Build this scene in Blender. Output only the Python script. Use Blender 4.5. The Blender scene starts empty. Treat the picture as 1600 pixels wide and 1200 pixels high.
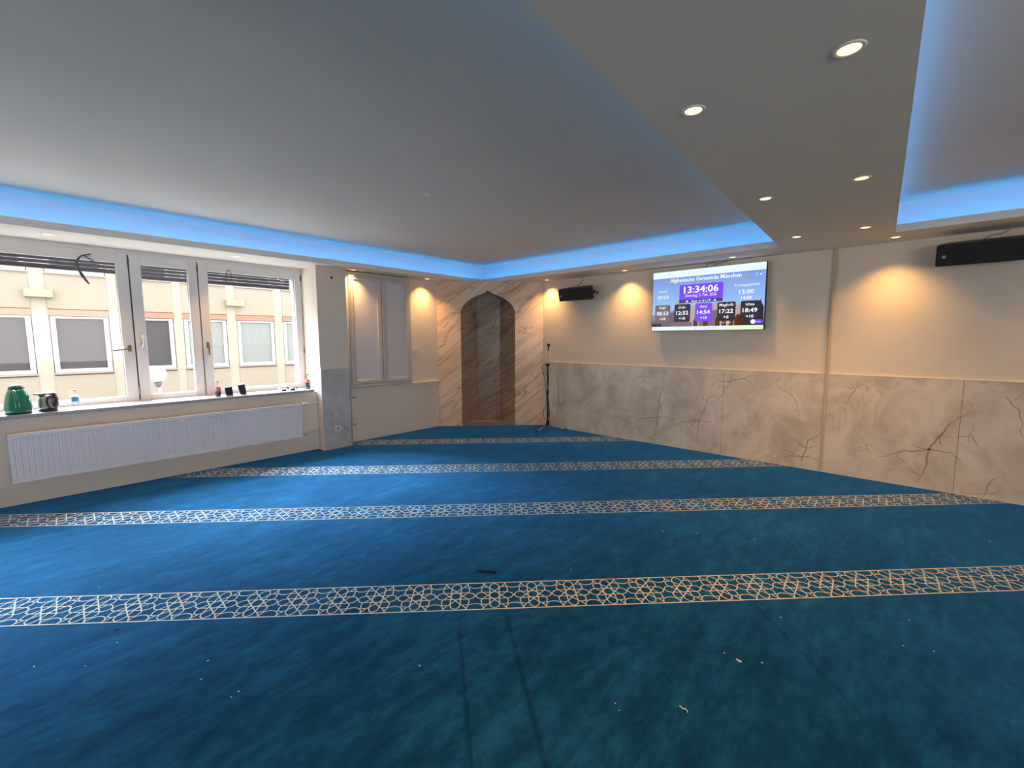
import bpy, bmesh, math, random
from mathutils import Vector, Matrix
random.seed(7)
PI = math.pi
S = bpy.context.scene
C = S.collection

# ------------------------------------------------------------------ camera
cam = bpy.data.cameras.new('camera'); cam.sensor_width = 36.0; cam.sensor_fit = 'HORIZONTAL'
cam.lens = 683.745 * 36.0 / 1600.0
cam.clip_start = 0.02; cam.clip_end = 200
cam_o = bpy.data.objects.new('camera', cam); C.objects.link(cam_o)
_r = ((0.67533, 0.077924, -0.733387), (-0.737511, 0.068135, -0.671889), (-0.002387, 0.994628, 0.103483))
M4 = Matrix(_r).to_4x4(); M4.translation = Vector((0, 0, 1.5))
cam_o.matrix_world = M4
S.camera = cam_o

# ------------------------------------------------------------------ world, exposure
w = bpy.data.worlds.new('overcast_sky'); S.world = w; w.use_nodes = True
bg = w.node_tree.nodes['Background']
bg.inputs[0].default_value = (1.0, 0.97, 0.95, 1); bg.inputs[1].default_value = 5.6
S.view_settings.view_transform = 'Standard'; S.view_settings.look = 'None'
S.view_settings.exposure = 0.20; S.view_settings.gamma = 1.0
S.view_settings.use_curve_mapping = False
WARM = (1.0, 0.54, 0.18)
SPOT_W = 47.0      # watts of each ceiling downlight
LED_E = 14.0        # emission of the blue strips

sun = bpy.data.lights.new('hazy_sun', 'SUN'); sun.energy = 37.0; sun.angle = math.radians(42); sun.color = (0.66, 0.85, 1.0)
so_ = bpy.data.objects.new('hazy_sun', sun); C.objects.link(so_)
so_.rotation_euler = Vector((-0.26, 1.0, 0.96)).to_track_quat('Z', 'Y').to_euler()     # behind the building across the courtyard
def portal(name, x0, x1, z0, z1, y):      # guides the sky light through a real window opening
    l = bpy.data.lights.new(name, 'AREA'); l.shape = 'RECTANGLE'; l.size = x1-x0; l.size_y = z1-z0
    l.cycles.is_portal = True
    o = bpy.data.objects.new(name, l); C.objects.link(o)
    o.location = ((x0+x1)/2, y, (z0+z1)/2); o.rotation_euler = (-PI/2, 0, 0)
portal('window_portal', -0.45, 2.55, 0.8, 2.42, 6.5)
portal('window_portal', -3.85, -0.85, 0.8, 2.42, 6.5)
def rear_fill_portal(x0, x1, z0, z1, y, rz):
    l = bpy.data.lights.new('rear_fill_portal', 'AREA'); l.shape = 'RECTANGLE'; l.size = x1-x0; l.size_y = z1-z0; l.cycles.is_portal = True
    o = bpy.data.objects.new('rear_fill_portal', l); C.objects.link(o)
    c, s_ = math.cos(rz), math.sin(rz)
    o.matrix_world = Matrix.Rotation(rz, 4, 'Z') @ Matrix.Translation(((x0+x1)/2, y, (z0+z1)/2)) @ Matrix.Rotation(-PI/2, 4, 'X')
rear_fill_portal(-1.9, 3.6, 0.9, 2.3, 4.6, PI)        # openings added in the unseen rear wall for fill daylight

# ------------------------------------------------------------------ materials
def mat(name, col, rough=0.6, metal=0.0, spec=0.5, emit=None, es=0.0, alpha=None, trans=0.0, coat=0.0):
    m = bpy.data.materials.new(name); m.use_nodes = True
    b = m.node_tree.nodes['Principled BSDF']
    b.inputs['Base Color'].default_value = (*col, 1); b.inputs['Roughness'].default_value = rough
    b.inputs['Metallic'].default_value = metal; b.inputs['Specular IOR Level'].default_value = spec
    if emit: b.inputs['Emission Color'].default_value = (*emit, 1); b.inputs['Emission Strength'].default_value = es
    if trans: b.inputs['Transmission Weight'].default_value = trans
    if coat: b.inputs['Coat Weight'].default_value = coat
    return m
def N(m, t, **k):
    n = m.node_tree.nodes.new(t)
    for a, v in k.items(): setattr(n, a, v)
    return n
def L(m, a, b): m.node_tree.links.new(a, b)
def bsdf(m): return m.node_tree.nodes['Principled BSDF']
def coords(m, scale=(1,1,1), rot=(0,0,0)):
    t = N(m, 'ShaderNodeTexCoord'); mp = N(m, 'ShaderNodeMapping')
    mp.inputs['Scale'].default_value = scale; mp.inputs['Rotation'].default_value = rot
    L(m, t.outputs['Object'], mp.inputs[0]); return mp.outputs[0]
def noise(m, vec, scale, detail=4, rough=0.55, dist=0.0):
    n = N(m, 'ShaderNodeTexNoise'); n.inputs['Scale'].default_value = scale; n.inputs['Detail'].default_value = detail
    n.inputs['Roughness'].default_value = rough; n.inputs['Distortion'].default_value = dist
    L(m, vec, n.inputs['Vector']); return n
def ramp(m, fac, stops):
    r = N(m, 'ShaderNodeValToRGB'); e = r.color_ramp.elements
    while len(e) < len(stops): e.new(0.5)
    for i, (p, c) in enumerate(stops):
        e[i].position = p; e[i].color = (*c, 1) if len(c) == 3 else c
    L(m, fac, r.inputs[0]); return r.outputs[0]
def mixc(m, fac, a, b, mode='MIX'):
    x = N(m, 'ShaderNodeMix', data_type='RGBA', blend_type=mode)
    for i, v in ((0, fac), (6, a), (7, b)):
        if isinstance(v, (int, float)): x.inputs[i].default_value = v
        elif isinstance(v, tuple): x.inputs[i].default_value = (*v, 1)
        else: L(m, v, x.inputs[i])
    return x.outputs[2]
def bump(m, h, strength=0.2, dist=0.01):
    b = N(m, 'ShaderNodeBump'); b.inputs['Strength'].default_value = strength; b.inputs['Distance'].default_value = dist
    L(m, h, b.inputs['Height']); L(m, b.outputs[0], bsdf(m).inputs['Normal'])
def plaster(name, col, rough=0.85, amt=0.04):
    m = mat(name, col, rough, spec=0.3); v = coords(m)
    n = noise(m, v, 1.3, 5)
    c = ramp(m, n.outputs[0], [(0.3, tuple(x*(1-amt) for x in col)), (0.7, tuple(min(1, x*(1+amt)) for x in col))])
    L(m, c, bsdf(m).inputs['Base Color'])
    f = noise(m, v, 120, 3); bump(m, f.outputs[0], 0.12, 0.002); return m

M_WALL = plaster('cream_wall_paint', (0.80, 0.70, 0.57))
M_CEIL = plaster('white_ceiling_paint', (0.86, 0.79, 0.70), amt=0.02)
M_COVE = plaster('white_cove_paint', (0.80, 0.80, 0.80), amt=0.01)
M_FRAME = mat('white_window_plastic', (0.74, 0.71, 0.68), 0.42)
M_FRAME2 = mat('white_painted_wood', (0.64, 0.58, 0.50), 0.5)
M_SEAM = mat('dark_rubber_seam', (0.12, 0.10, 0.10), 0.7)
M_RAD = mat('white_radiator_enamel', (0.88, 0.80, 0.78), 0.35)
M_SILL = mat('pale_stone_sill', (0.42, 0.38, 0.38), 0.4)
M_BLACK = mat('black_plastic', (0.012, 0.012, 0.013), 0.45)
M_GRILLE = mat('black_speaker_grille', (0.010, 0.010, 0.011), 0.65)
M_METAL = mat('chrome_steel', (0.60, 0.58, 0.55), 0.28, metal=1.0)
M_BRASS = mat('aged_brass', (0.20, 0.155, 0.09), 0.45, metal=0.3)
M_SHUT = mat('grey_shutter_slats', (0.10, 0.09, 0.10), 0.6)
M_STRAP = mat('grey_webbing', (0.12, 0.11, 0.12), 0.8)
M_WHITE = mat('white_plastic', (0.82, 0.80, 0.77), 0.4)
M_TAN = mat('brown_cable_duct', (0.42, 0.27, 0.17), 0.6)
M_GOLDEDGE = mat('pale_edge_strip', (0.80, 0.72, 0.58), 0.4)

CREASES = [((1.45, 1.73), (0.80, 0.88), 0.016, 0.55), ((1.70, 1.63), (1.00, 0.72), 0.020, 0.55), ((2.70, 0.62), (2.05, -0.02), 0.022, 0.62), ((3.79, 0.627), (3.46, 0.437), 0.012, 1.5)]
# carpet
def carpet_mat():
    m = mat('teal_blue_velvet_carpet', (0.02, 0.14, 0.24), 1.0, spec=0.05)
    v = coords(m, (1, 1, 1), (0, 0, math.radians(45)))
    n1 = noise(m, v, 0.9, 6, 0.62, 0.6); n2 = noise(m, coords(m, (1.0, 3.2, 1), (0, 0, math.radians(45))), 2.6, 6, 0.65, 0.4)
    n3 = noise(m, v, 320, 2)
    a = ramp(m, n1.outputs[0], [(0.32, (0.0040, 0.039, 0.084)), (0.5, (0.006, 0.058, 0.126)), (0.68, (0.010, 0.082, 0.170))])
    b = ramp(m, n2.outputs[0], [(0.34, (0.62, 0.62, 0.64)), (0.55, (1, 1, 1)), (0.72, (1.5, 1.45, 1.35))])
    c = mixc(m, 1.0, a, b, 'MULTIPLY')
    n4 = noise(m, coords(m, (1.0, 1.9, 1), (0, 0, math.radians(45))), 9.0, 6, 0.72, 0.3)
    c = mixc(m, 1.0, c, ramp(m, n4.outputs[0], [(0.36, (0.72, 0.74, 0.76)), (0.5, (1, 1, 1)), (0.66, (1.38, 1.34, 1.28))]), 'MULTIPLY')
    tc = N(m, 'ShaderNodeTexCoord')
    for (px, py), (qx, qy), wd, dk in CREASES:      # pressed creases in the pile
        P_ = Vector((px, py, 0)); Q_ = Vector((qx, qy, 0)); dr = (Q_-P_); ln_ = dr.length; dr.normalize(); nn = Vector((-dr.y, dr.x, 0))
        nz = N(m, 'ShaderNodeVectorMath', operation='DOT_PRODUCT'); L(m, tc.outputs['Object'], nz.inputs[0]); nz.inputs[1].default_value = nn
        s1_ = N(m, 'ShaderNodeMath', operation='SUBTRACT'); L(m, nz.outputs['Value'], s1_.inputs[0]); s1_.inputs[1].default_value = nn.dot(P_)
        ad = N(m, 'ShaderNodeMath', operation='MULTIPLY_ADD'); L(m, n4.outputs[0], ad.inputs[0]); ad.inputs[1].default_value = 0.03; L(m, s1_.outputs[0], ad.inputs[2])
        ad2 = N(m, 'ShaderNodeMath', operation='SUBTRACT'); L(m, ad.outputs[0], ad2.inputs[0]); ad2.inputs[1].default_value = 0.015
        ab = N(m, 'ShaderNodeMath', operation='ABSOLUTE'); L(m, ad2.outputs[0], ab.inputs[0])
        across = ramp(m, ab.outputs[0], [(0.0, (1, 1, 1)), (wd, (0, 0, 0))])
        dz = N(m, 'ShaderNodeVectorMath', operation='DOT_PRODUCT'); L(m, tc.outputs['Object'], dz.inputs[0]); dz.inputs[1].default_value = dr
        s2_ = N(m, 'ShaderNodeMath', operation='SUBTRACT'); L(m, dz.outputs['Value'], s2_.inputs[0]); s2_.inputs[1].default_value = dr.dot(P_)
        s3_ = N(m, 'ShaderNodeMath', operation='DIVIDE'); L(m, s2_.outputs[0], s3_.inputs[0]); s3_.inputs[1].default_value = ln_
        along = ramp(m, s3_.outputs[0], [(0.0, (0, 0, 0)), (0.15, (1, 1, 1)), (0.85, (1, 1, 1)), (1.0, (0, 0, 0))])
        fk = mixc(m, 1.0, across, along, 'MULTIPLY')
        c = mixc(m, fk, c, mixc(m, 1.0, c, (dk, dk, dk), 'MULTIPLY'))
    d = ramp(m, n3.outputs[0], [(0.3, (0.75, 0.75, 0.75)), (0.7, (1.25, 1.25, 1.25))])
    c = mixc(m, 1.0, c, d, 'MULTIPLY')
    L(m, c, bsdf(m).inputs['Base Color'])
    B = bsdf(m)
    B.inputs['Sheen Weight'].default_value = 0.9; B.inputs['Sheen Roughness'].default_value = 0.35
    B.inputs['Sheen Tint'].default_value = (0.09, 0.42, 1.0, 1)
    bump(m, n3.outputs[0], 0.35, 0.004)
    return m
M_CARPET = carpet_mat()
M_CREAM = mat('cream_carpet_yarn', (0.52, 0.55, 0.49), 0.95, spec=0.05)
bsdf(M_CREAM).inputs['Sheen Weight'].default_value = 0.2

# pale wall marble with thin brown cracks
def vein(m, vec, scale, width, dist, rot=None):
    n = noise(m, vec, scale, 5, 0.55, dist)
    s = N(m, 'ShaderNodeMath', operation='SUBTRACT'); L(m, n.outputs[0], s.inputs[0]); s.inputs[1].default_value = 0.5
    a = N(m, 'ShaderNodeMath', operation='ABSOLUTE'); L(m, s.outputs[0], a.inputs[0])
    return ramp(m, a.outputs[0], [(0.0, (1, 1, 1)), (width, (0, 0, 0))])
def marble(name, base, dark, veinc, vs=1.0):
    m = mat(name, base, 0.28, spec=0.5); v = coords(m, (1.15, 1.15, 1.0))
    cl = noise(m, v, 2.4, 8, 0.65, 0.8)
    a = ramp(m, cl.outputs[0], [(0.34, dark), (0.62, base)])
    vn = vein(m, v, 1.5, 0.011, 0.9)
    mask = ramp(m, noise(m, v, 2.1, 2).outputs[0], [(0.50, (0, 0, 0)), (0.62, (1, 1, 1))])
    f = mixc(m, 1.0, mixc(m, 1.0, vn, mask, 'MULTIPLY'), (vs, vs, vs), 'MULTIPLY')
    c = mixc(m, f, a, veinc)
    L(m, c, bsdf(m).inputs['Base Color']); return m
M_MARBLE = marble('grey_beige_marble', (0.82, 0.72, 0.60), (0.58, 0.49, 0.39), (0.30, 0.23, 0.16), 0.35)
M_MARBLE_G = marble('cool_grey_marble', (0.64, 0.59, 0.55), (0.46, 0.42, 0.40), (0.17, 0.16, 0.16))

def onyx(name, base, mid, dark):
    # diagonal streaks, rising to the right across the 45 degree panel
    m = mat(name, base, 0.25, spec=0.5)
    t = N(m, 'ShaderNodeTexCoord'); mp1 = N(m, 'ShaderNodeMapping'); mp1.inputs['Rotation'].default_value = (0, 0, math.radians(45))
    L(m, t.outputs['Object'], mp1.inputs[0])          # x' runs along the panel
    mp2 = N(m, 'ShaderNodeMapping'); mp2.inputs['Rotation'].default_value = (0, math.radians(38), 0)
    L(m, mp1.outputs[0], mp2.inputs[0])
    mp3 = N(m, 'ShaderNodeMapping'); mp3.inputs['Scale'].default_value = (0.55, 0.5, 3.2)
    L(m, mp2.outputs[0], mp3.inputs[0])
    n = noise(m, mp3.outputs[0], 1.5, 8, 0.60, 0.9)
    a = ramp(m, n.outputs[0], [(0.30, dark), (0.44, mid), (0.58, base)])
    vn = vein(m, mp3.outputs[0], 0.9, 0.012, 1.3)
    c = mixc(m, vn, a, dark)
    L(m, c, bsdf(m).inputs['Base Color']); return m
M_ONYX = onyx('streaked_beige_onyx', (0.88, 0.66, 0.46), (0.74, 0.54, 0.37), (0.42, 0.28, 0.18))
M_NICHE_SHADE = onyx('shade_darkened_niche_onyx', (0.40, 0.28, 0.19), (0.31, 0.215, 0.145), (0.18, 0.12, 0.08))  # shade inside the niche put into the colour, darker than the surround
M_GRANITE = mat('brown_granite', (0.30, 0.19, 0.15), 0.35)
_v = coords(M_GRANITE); L(M_GRANITE, ramp(M_GRANITE, noise(M_GRANITE, _v, 60, 4).outputs[0], [(0.4, (0.16, 0.10, 0.08)), (0.6, (0.42, 0.28, 0.22))]), bsdf(M_GRANITE).inputs['Base Color'])

def glass_mat(name, tint=(1, 1, 1), gl=0.02):
    m = bpy.data.materials.new(name); m.use_nodes = True; nt = m.node_tree; nt.nodes.clear()
    o = nt.nodes.new('ShaderNodeOutputMaterial'); x = nt.nodes.new('ShaderNodeMixShader')
    t = nt.nodes.new('ShaderNodeBsdfTransparent'); g = nt.nodes.new('ShaderNodeBsdfGlossy'); g.inputs['Roughness'].default_value = 0.02
    t.inputs[0].default_value = (*tint, 1); x.inputs[0].default_value = gl
    nt.links.new(t.outputs[0], x.inputs[1]); nt.links.new(g.outputs[0], x.inputs[2]); nt.links.new(x.outputs[0], o.inputs[0])
    return m
M_GLASS = glass_mat('clear_window_glass')
M_PET = glass_mat('clear_bottle_plastic', (0.90, 0.94, 0.96), 0.10)

# ------------------------------------------------------------------ mesh helpers
class MB:
    def __init__(s): s.bm = bmesh.new(); s.mi = 0
    def _tag(s, faces):
        for f in faces: f.material_index = s.mi
    def face(s, pts):
        f = s.bm.faces.new([s.bm.verts.new(p) for p in pts]); f.material_index = s.mi; return f
    def box(s, x0, x1, y0, y1, z0, z1, mtx=None):
        c = [(x, y, z) for x in (x0, x1) for y in (y0, y1) for z in (z0, z1)]
        v = [s.bm.verts.new(mtx @ Vector(p) if mtx else p) for p in c]
        for q in ((0,1,3,2), (4,6,7,5), (0,4,5,1), (2,3,7,6), (0,2,6,4), (1,5,7,3)):
            f = s.bm.faces.new([v[i] for i in q]); f.material_index = s.mi
        return s
    def bev(s, x0, x1, y0, y1, z0, z1, r=0.005, seg=2, mtx=None):
        b = bmesh.new(); bmesh.ops.create_cube(b, size=1)
        for v in b.verts: v.co = Vector(((x0+x1)/2+v.co.x*(x1-x0), (y0+y1)/2+v.co.y*(y1-y0), (z0+z1)/2+v.co.z*(z1-z0)))
        bmesh.ops.bevel(b, geom=b.edges[:], offset=r, segments=seg, profile=0.5, affect='EDGES')
        s.merge(b, mtx); return s
    def merge(s, b, mtx=None):
        mp = {v: s.bm.verts.new(mtx @ v.co if mtx else v.co) for v in b.verts}
        for f in b.faces:
            try: g = s.bm.faces.new([mp[v] for v in f.verts]); g.material_index = s.mi; g.smooth = f.smooth
            except ValueError: pass
        b.free()
    def prism(s, pts, d, mtx=None):       # pts: closed 3D loop, d: extrusion vector
        d = Vector(d); a = [Vector(p) for p in pts]; b = [p+d for p in a]
        if mtx: a = [mtx @ p for p in a]; b = [mtx @ p for p in b]
        va = [s.bm.verts.new(p) for p in a]; vb = [s.bm.verts.new(p) for p in b]; n = len(a)
        s._tag([s.bm.faces.new(va[::-1]), s.bm.faces.new(vb)])
        for i in range(n): s._tag([s.bm.faces.new([va[i], va[(i+1) % n], vb[(i+1) % n], vb[i]])])
        return s
    def lathe(s, prof, org=(0,0,0), axis='Z', seg=24, sx=1, sy=1, mtx=None):
        rings = []
        for r, z in prof:
            ring = []
            for k in range(seg):
                a = 2*PI*k/seg; p = Vector((r*math.cos(a)*sx, r*math.sin(a)*sy, z))
                if axis == 'X': p = Vector((p.z, p.x, p.y))
                if axis == 'Y': p = Vector((p.x, p.z, p.y))
                p += Vector(org); ring.append(s.bm.verts.new(mtx @ p if mtx else p))
            rings.append(ring)
        for a, b in zip(rings, rings[1:]):
            for k in range(seg):
                f = s.bm.faces.new([a[k], a[(k+1) % seg], b[(k+1) % seg], b[k]]); f.smooth = True; f.material_index = s.mi
        for ring, r in ((rings[0], prof[0][0]), (rings[-1], prof[-1][0])):
            if r > 1e-5: s._tag([s.bm.faces.new(ring)])
        return s
    def tube(s, pts, r, seg=8):
        pts = [Vector(p) for p in pts]; rings = []; up = Vector((0, 0, 1)); prev = None
        for i, p in enumerate(pts):
            t = (pts[min(i+1, len(pts)-1)]-pts[max(i-1, 0)]).normalized()
            if prev is None: a = t.cross(up if abs(t.z) < 0.9 else Vector((1, 0, 0))).normalized()
            else: a = (prev - t*prev.dot(t)).normalized()
            prev = a; b = t.cross(a); rr = r[i] if isinstance(r, (list, tuple)) else r
            rings.append([s.bm.verts.new(p + a*math.cos(2*PI*k/seg)*rr + b*math.sin(2*PI*k/seg)*rr) for k in range(seg)])
        for a, b in zip(rings, rings[1:]):
            for k in range(seg):
                f = s.bm.faces.new([a[k], a[(k+1) % seg], b[(k+1) % seg], b[k]]); f.smooth = True; f.material_index = s.mi
        s._tag([s.bm.faces.new(rings[0]), s.bm.faces.new(rings[-1])]); return s
    def build(s, name, m, parent=None, label=None, cat=None, group=None, kind=None, loc=None, recalc=True):
        if recalc: bmesh.ops.recalc_face_normals(s.bm, faces=s.bm.faces[:])
        if loc is not None:
            for v in s.bm.verts: v.co -= Vector(loc)
        me = bpy.data.meshes.new(name); s.bm.to_mesh(me); s.bm.free()
        for q in (m if isinstance(m, (list, tuple)) else [m]): me.materials.append(q)
        o = bpy.data.objects.new(name, me); C.objects.link(o)
        if loc is not None: o.location = loc
        if parent: o.parent = parent
        tag(o, label, cat, group, kind); return o
def tag(o, label=None, cat=None, group=None, kind=None):
    if label: o['label'] = label
    if cat: o['category'] = cat
    if group: o['group'] = group
    if kind: o['kind'] = kind
    return o
def thing(name, label, cat, loc=(0, 0, 0), rz=0.0, group=None):
    o = bpy.data.objects.new(name, None); C.objects.link(o); o.location = loc; o.rotation_euler = (0, 0, rz)
    o.empty_display_size = 0.1
    return tag(o, label, cat, group)
def B(*a): return MB().box(*a)
def copy_tree(o, parent=None):
    c = o.copy(); C.objects.link(c)
    if parent: c.parent = parent
    for ch in list(o.children): copy_tree(ch, c)
    return c
def smooth_curve(pts, n=6):
    pts = [Vector(p) for p in pts]; out = []
    for i in range(len(pts)-1):
        p0, p1, p2, p3 = pts[max(i-1, 0)], pts[i], pts[i+1], pts[min(i+2, len(pts)-1)]
        for k in range(n):
            t = k/n
            out.append(0.5*((2*p1)+(-p0+p2)*t+(2*p0-5*p1+4*p2-p3)*t*t+(-p0+3*p1-3*p2+p3)*t**3))
    out.append(pts[-1]); return out

# ------------------------------------------------------------------ room dimensions
ZC = 2.45; ZU = 2.75           # dropped ceiling, tray ceiling
XT = 5.90                      # wall with the screen
YW = 5.95                      # wall beside the mihrab
X0, Y0 = -4.2, -4.2            # unseen back of the room
NM = Vector((1, 1, 0)).normalized(); TM = Vector((1, -1, 0)).normalized()   # mihrab normal (away from room), along
DM = 10.58/math.sqrt(2)
def mp(s_, z, d=0.0): p = TM*s_ + NM*(DM+d); return Vector((p.x, p.y, z))

# ------------------------------------------------------------------ floor: fitted carpet with its woven borders
fl = MB()
fl.mi = 0
fl.box(X0-0.3, 6.3, Y0-0.3, 6.4, -0.12, 0.0)
fl.mi = 1
ANG = math.radians(45.57); UC = Vector((math.cos(ANG), math.sin(ANG))); VC = Vector((math.sin(ANG), -math.cos(ANG)))
def inside(p):
    if p.x > XT-0.005 or p.y > YW-0.02 or p.x+p.y > 10.58: return False
    if p.x < X0 or p.y < Y0: return False
    if 2.54 < p.x < 2.96 and p.y > 5.77: return False
    if p.x < 2.56 and p.y > 5.925: return False
    return True
PZ = 0.0016
def seg2(a, b, wd):               # a, b in (v, u) floor coordinates
    a = Vector(a); b = Vector(b); d = (b-a)
    if d.length < 1e-6: return
    d.normalize(); n = Vector((-d.y, d.x))*wd/2; e = d*wd*0.3
    q = [a-n-e, b-n+e, b+n+e, a+n-e]; zj = random.random()*0.0009
    w3 = []
    for p in q:
        xy = VC*p.x + UC*p.y
        if not inside(xy): return
        w3.append((xy.x, xy.y, PZ+zj))
    fl.face(w3)
def rosette(vc, uc, P, H):
    sy = H/P; a = 0.125*P; rs = 0.345*P; ro = 0.495*P; W = 0.0063
    def T(x, y): return (vc+x, uc+y*sy)
    for k in range(8):
        th = k*PI/4; c, s_ = math.cos(th), math.sin(th)
        def R(x, y): return T(x*c-y*s_, x*s_+y*c)
        o = ro if k % 2 == 0 else ro*0.93
        seg2(R(0, a), R(rs, a), W); seg2(R(rs, a), R(o-0.06*P, a*0.75), W); seg2(R(o-0.06*P, a*0.75), R(o, 0), W)
        seg2(R(0, -a), R(rs, -a), W); seg2(R(rs, -a), R(o-0.06*P, -a*0.75), W); seg2(R(o-0.06*P, -a*0.75), R(o, 0), W)
    # arcs between neighbouring stars, top and bottom
    for sg in (1, -1):
        pts = []
        for i in range(9):
            t = PI*(i/8); pts.append(T(P/2 + 0.215*P*math.cos(t), sg*(0.5*P - 0.20*P*math.sin(t)**0.8)))
        for p, q in zip(pts, pts[1:]): seg2(p, q, W)
        seg2(T(0.5*P-0.30*P, sg*0.36*P), T(0.5*P-0.20*P, sg*0.50*P), W)
        seg2(T(0.5*P+0.30*P, sg*0.36*P), T(0.5*P+0.20*P, sg*0.50*P), W)
v_star = 1.702*VC.x + 1.700*VC.y; PP = 0.2255
STRIPS = [(1.02, 1.28), (2.298, 2.560), (3.600, 3.856), (4.840, 5.130), (6.205, 6.485)]
for u0, u1 in STRIPS:
    n0 = int((-6-v_star)/PP); n1 = int((6-v_star)/PP)
    uc = (u0+u1)/2; H = (u1-u0)-0.010
    for k in range(n0, n1+1): rosette(v_star+k*PP, uc, PP, H)
    st = 0.05; v = -6.2
    while v < 6.2:
        for uu in (u0, u1): seg2((v, uu), (v+st, uu), 0.008)
        v += st
fl.build('floor', [M_CARPET, M_CREAM], kind='structure')

# ------------------------------------------------------------------ walls
# window side
for q in ((X0-0.3, 2.60, 5.93, 6.36, 0, 0.795), (-0.85, -0.45, 5.78, 6.40, 0, 2.452), (X0-0.3, -3.85, 5.78, 6.40, 0, 2.452),
          (2.55, 2.95, 5.78, 6.40, 0, 2.452), (2.90, 4.70, YW, 6.40, 0, 3.05), (4.70, 6.5, 5.965, 6.40, 0, 3.05), (X0-0.3, 6.5, 6.30, 6.42, 2.452, 3.05)):
    B(*q).build('wall_left', M_WALL, kind='structure')
# wall with the screen
wr = MB()
wr.box(XT, XT+0.25, Y0-0.3, 6.4, 0, 3.05)
wr.build('wall_right', M_WALL, kind='structure')
B(X0-0.3, X0, Y0-0.3, 6.4, 0, 3.05).build('wall_back', M_WALL, kind='structure')
wb_ = MB(); wb_.box(X0-0.3, 6.2, Y0-0.3, Y0, 0, 0.9); wb_.box(X0-0.3, 6.2, Y0-0.3, Y0, 2.3, 3.05)
wb_.box(X0-0.3, -3.6, Y0-0.3, Y0, 0.9, 2.3); wb_.box(-1.0, -0.7, Y0-0.3, Y0, 0.9, 2.3); wb_.box(1.9, 6.2, Y0-0.3, Y0, 0.9, 2.3)  # gaps added out of view so sky light fills the room
wb_.build('wall_rear', M_WALL, kind='structure')
# marble wainscot on the screen wall, in panels with fine joints
tr = MB()
js = [4.56, 3.87, 2.81, 1.75, 0.69, -0.37, -1.43, -2.49, -3.55, -4.2]
for a, b in zip(js, js[1:]): tr.box(XT-0.014, XT+0.002, b+0.0015, a-0.0015, 0.0, 1.10)
VEINS = [([(3.018, 0.242), (2.869, 0.328), (2.628, 0.394), (2.443, 0.407), (2.291, 0.399)],
 5),
 ([(2.523, 0.866), (2.589, 0.636), (2.611, 0.451), (2.621, 0.174), (2.711, 0.002)],
 6),
 ([(2.611, 0.451), (2.498, 0.671)],
 3),
 ([(2.394, 0.297), (2.221, 0.381), (2.053, 0.42), (1.874, 0.409)],
 5),
 ([(1.906, 0.783), (1.977, 0.566), (2.036, 0.405), (2.058, 0.125)],
 5),
 ([(1.85, 0.962), (1.719, 0.946), (1.536, 1.005), (1.362, 1.062)],
 5),
 ([(1.669, 1.166), (1.674, 0.948), (1.787, 0.752), (1.915, 0.64)],
 4),
 ([(1.154, 0.066), (0.98, 0.121), (0.811, 0.145), (0.69, 0.13)],
 5),
 ([(0.708, 0.45), (0.821, 0.322), (0.855, 0.152), (0.885, 0.01)],
 6),
 ([(1.069, 0.206), (0.886, 0.146)],
 3),
 ([(0.404, 1.079), (0.423, 0.955), (0.499, 0.782)],
 4),
 ([(0.209, 0.242), (0.063, 0.336), (-0.17, 0.403), (-0.37, 0.4)],
 6),
 ([(-0.366, 0.759), (-0.288, 0.637), (-0.21, 0.487), (-0.17, 0.397), (-0.172, 0.235), (-0.123, 0.081)],
 8),
 ([(0.313, 0.403), (0.263, 0.274)],
 3),
 ([(-0.659, 0.23), (-0.597, 0.156), (-0.567, 0.007)],
 5),
 ([(-0.439, 0.615), (-0.512, 0.474)],
 4),
 ([(4.478, 0.382), (4.304, 0.421), (4.148, 0.415)],
 4),
 ([(4.35, 1.009), (4.331, 0.418), (4.367, 0.087)],
 7),
 ([(-0.653, 0.968), (-0.719, 0.859), (-0.759, 0.719)],
 4),
 ([(2.987, 0.928), (2.79, 0.958), (2.599, 0.933)],
 3),
 ([(1.187, 0.958), (0.986, 0.823), (0.912, 0.607)],
 3)]
tr.mi = 1; rv = random.Random(3)
for pts, w_ in VEINS:                                # brown veins in the stone (y, z) with side twigs
    P2 = [Vector(p) for p in pts]; fine = []
    for a, b in zip(P2, P2[1:]):
        n_ = max(2, int((b-a).length/0.035)); d_ = (b-a).normalized(); nn = Vector((-d_.y, d_.x))
        for k in range(n_): fine.append(a.lerp(b, k/n_) + nn*rv.uniform(-0.010, 0.010))
    fine.append(P2[-1]); runs = [(fine, w_*0.0010)]
    for _ in range(3):
        c = rv.choice(fine); a_ = rv.uniform(0, 2*PI); t_ = [c]
        for k in range(4): a_ += rv.uniform(-0.6, 0.6); t_.append(t_[-1] + Vector((math.cos(a_), math.sin(a_)))*0.03)
        runs.append((t_, w_*0.0006))
    for f_, ww in runs:
        m_ = len(f_)-1
        for k in range(m_):
            a, b = f_[k], f_[k+1]
            if not (0.005 < a.y < 1.09 and 0.005 < b.y < 1.09): continue
            d_ = (b-a).normalized(); nn = Vector((-d_.y, d_.x))
            wa = ww*(0.25+math.sin(PI*k/m_)); wb2 = ww*(0.25+math.sin(PI*(k+1)/m_)); x_ = XT-0.0143
            tr.face([(x_, *(a-nn*wa)), (x_, *(b-nn*wb2)), (x_, *(b+nn*wb2)), (x_, *(a+nn*wa))])
M_VEIN = mat('brown_marble_vein', (0.44, 0.35, 0.27), 0.3)
tr.build('trim_1', [M_MARBLE, M_VEIN], kind='structure')
B(XT-0.016, XT+0.002, Y0, 4.56, 1.10, 1.106).build('trim_2', M_GOLDEDGE, kind='structure')
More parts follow.
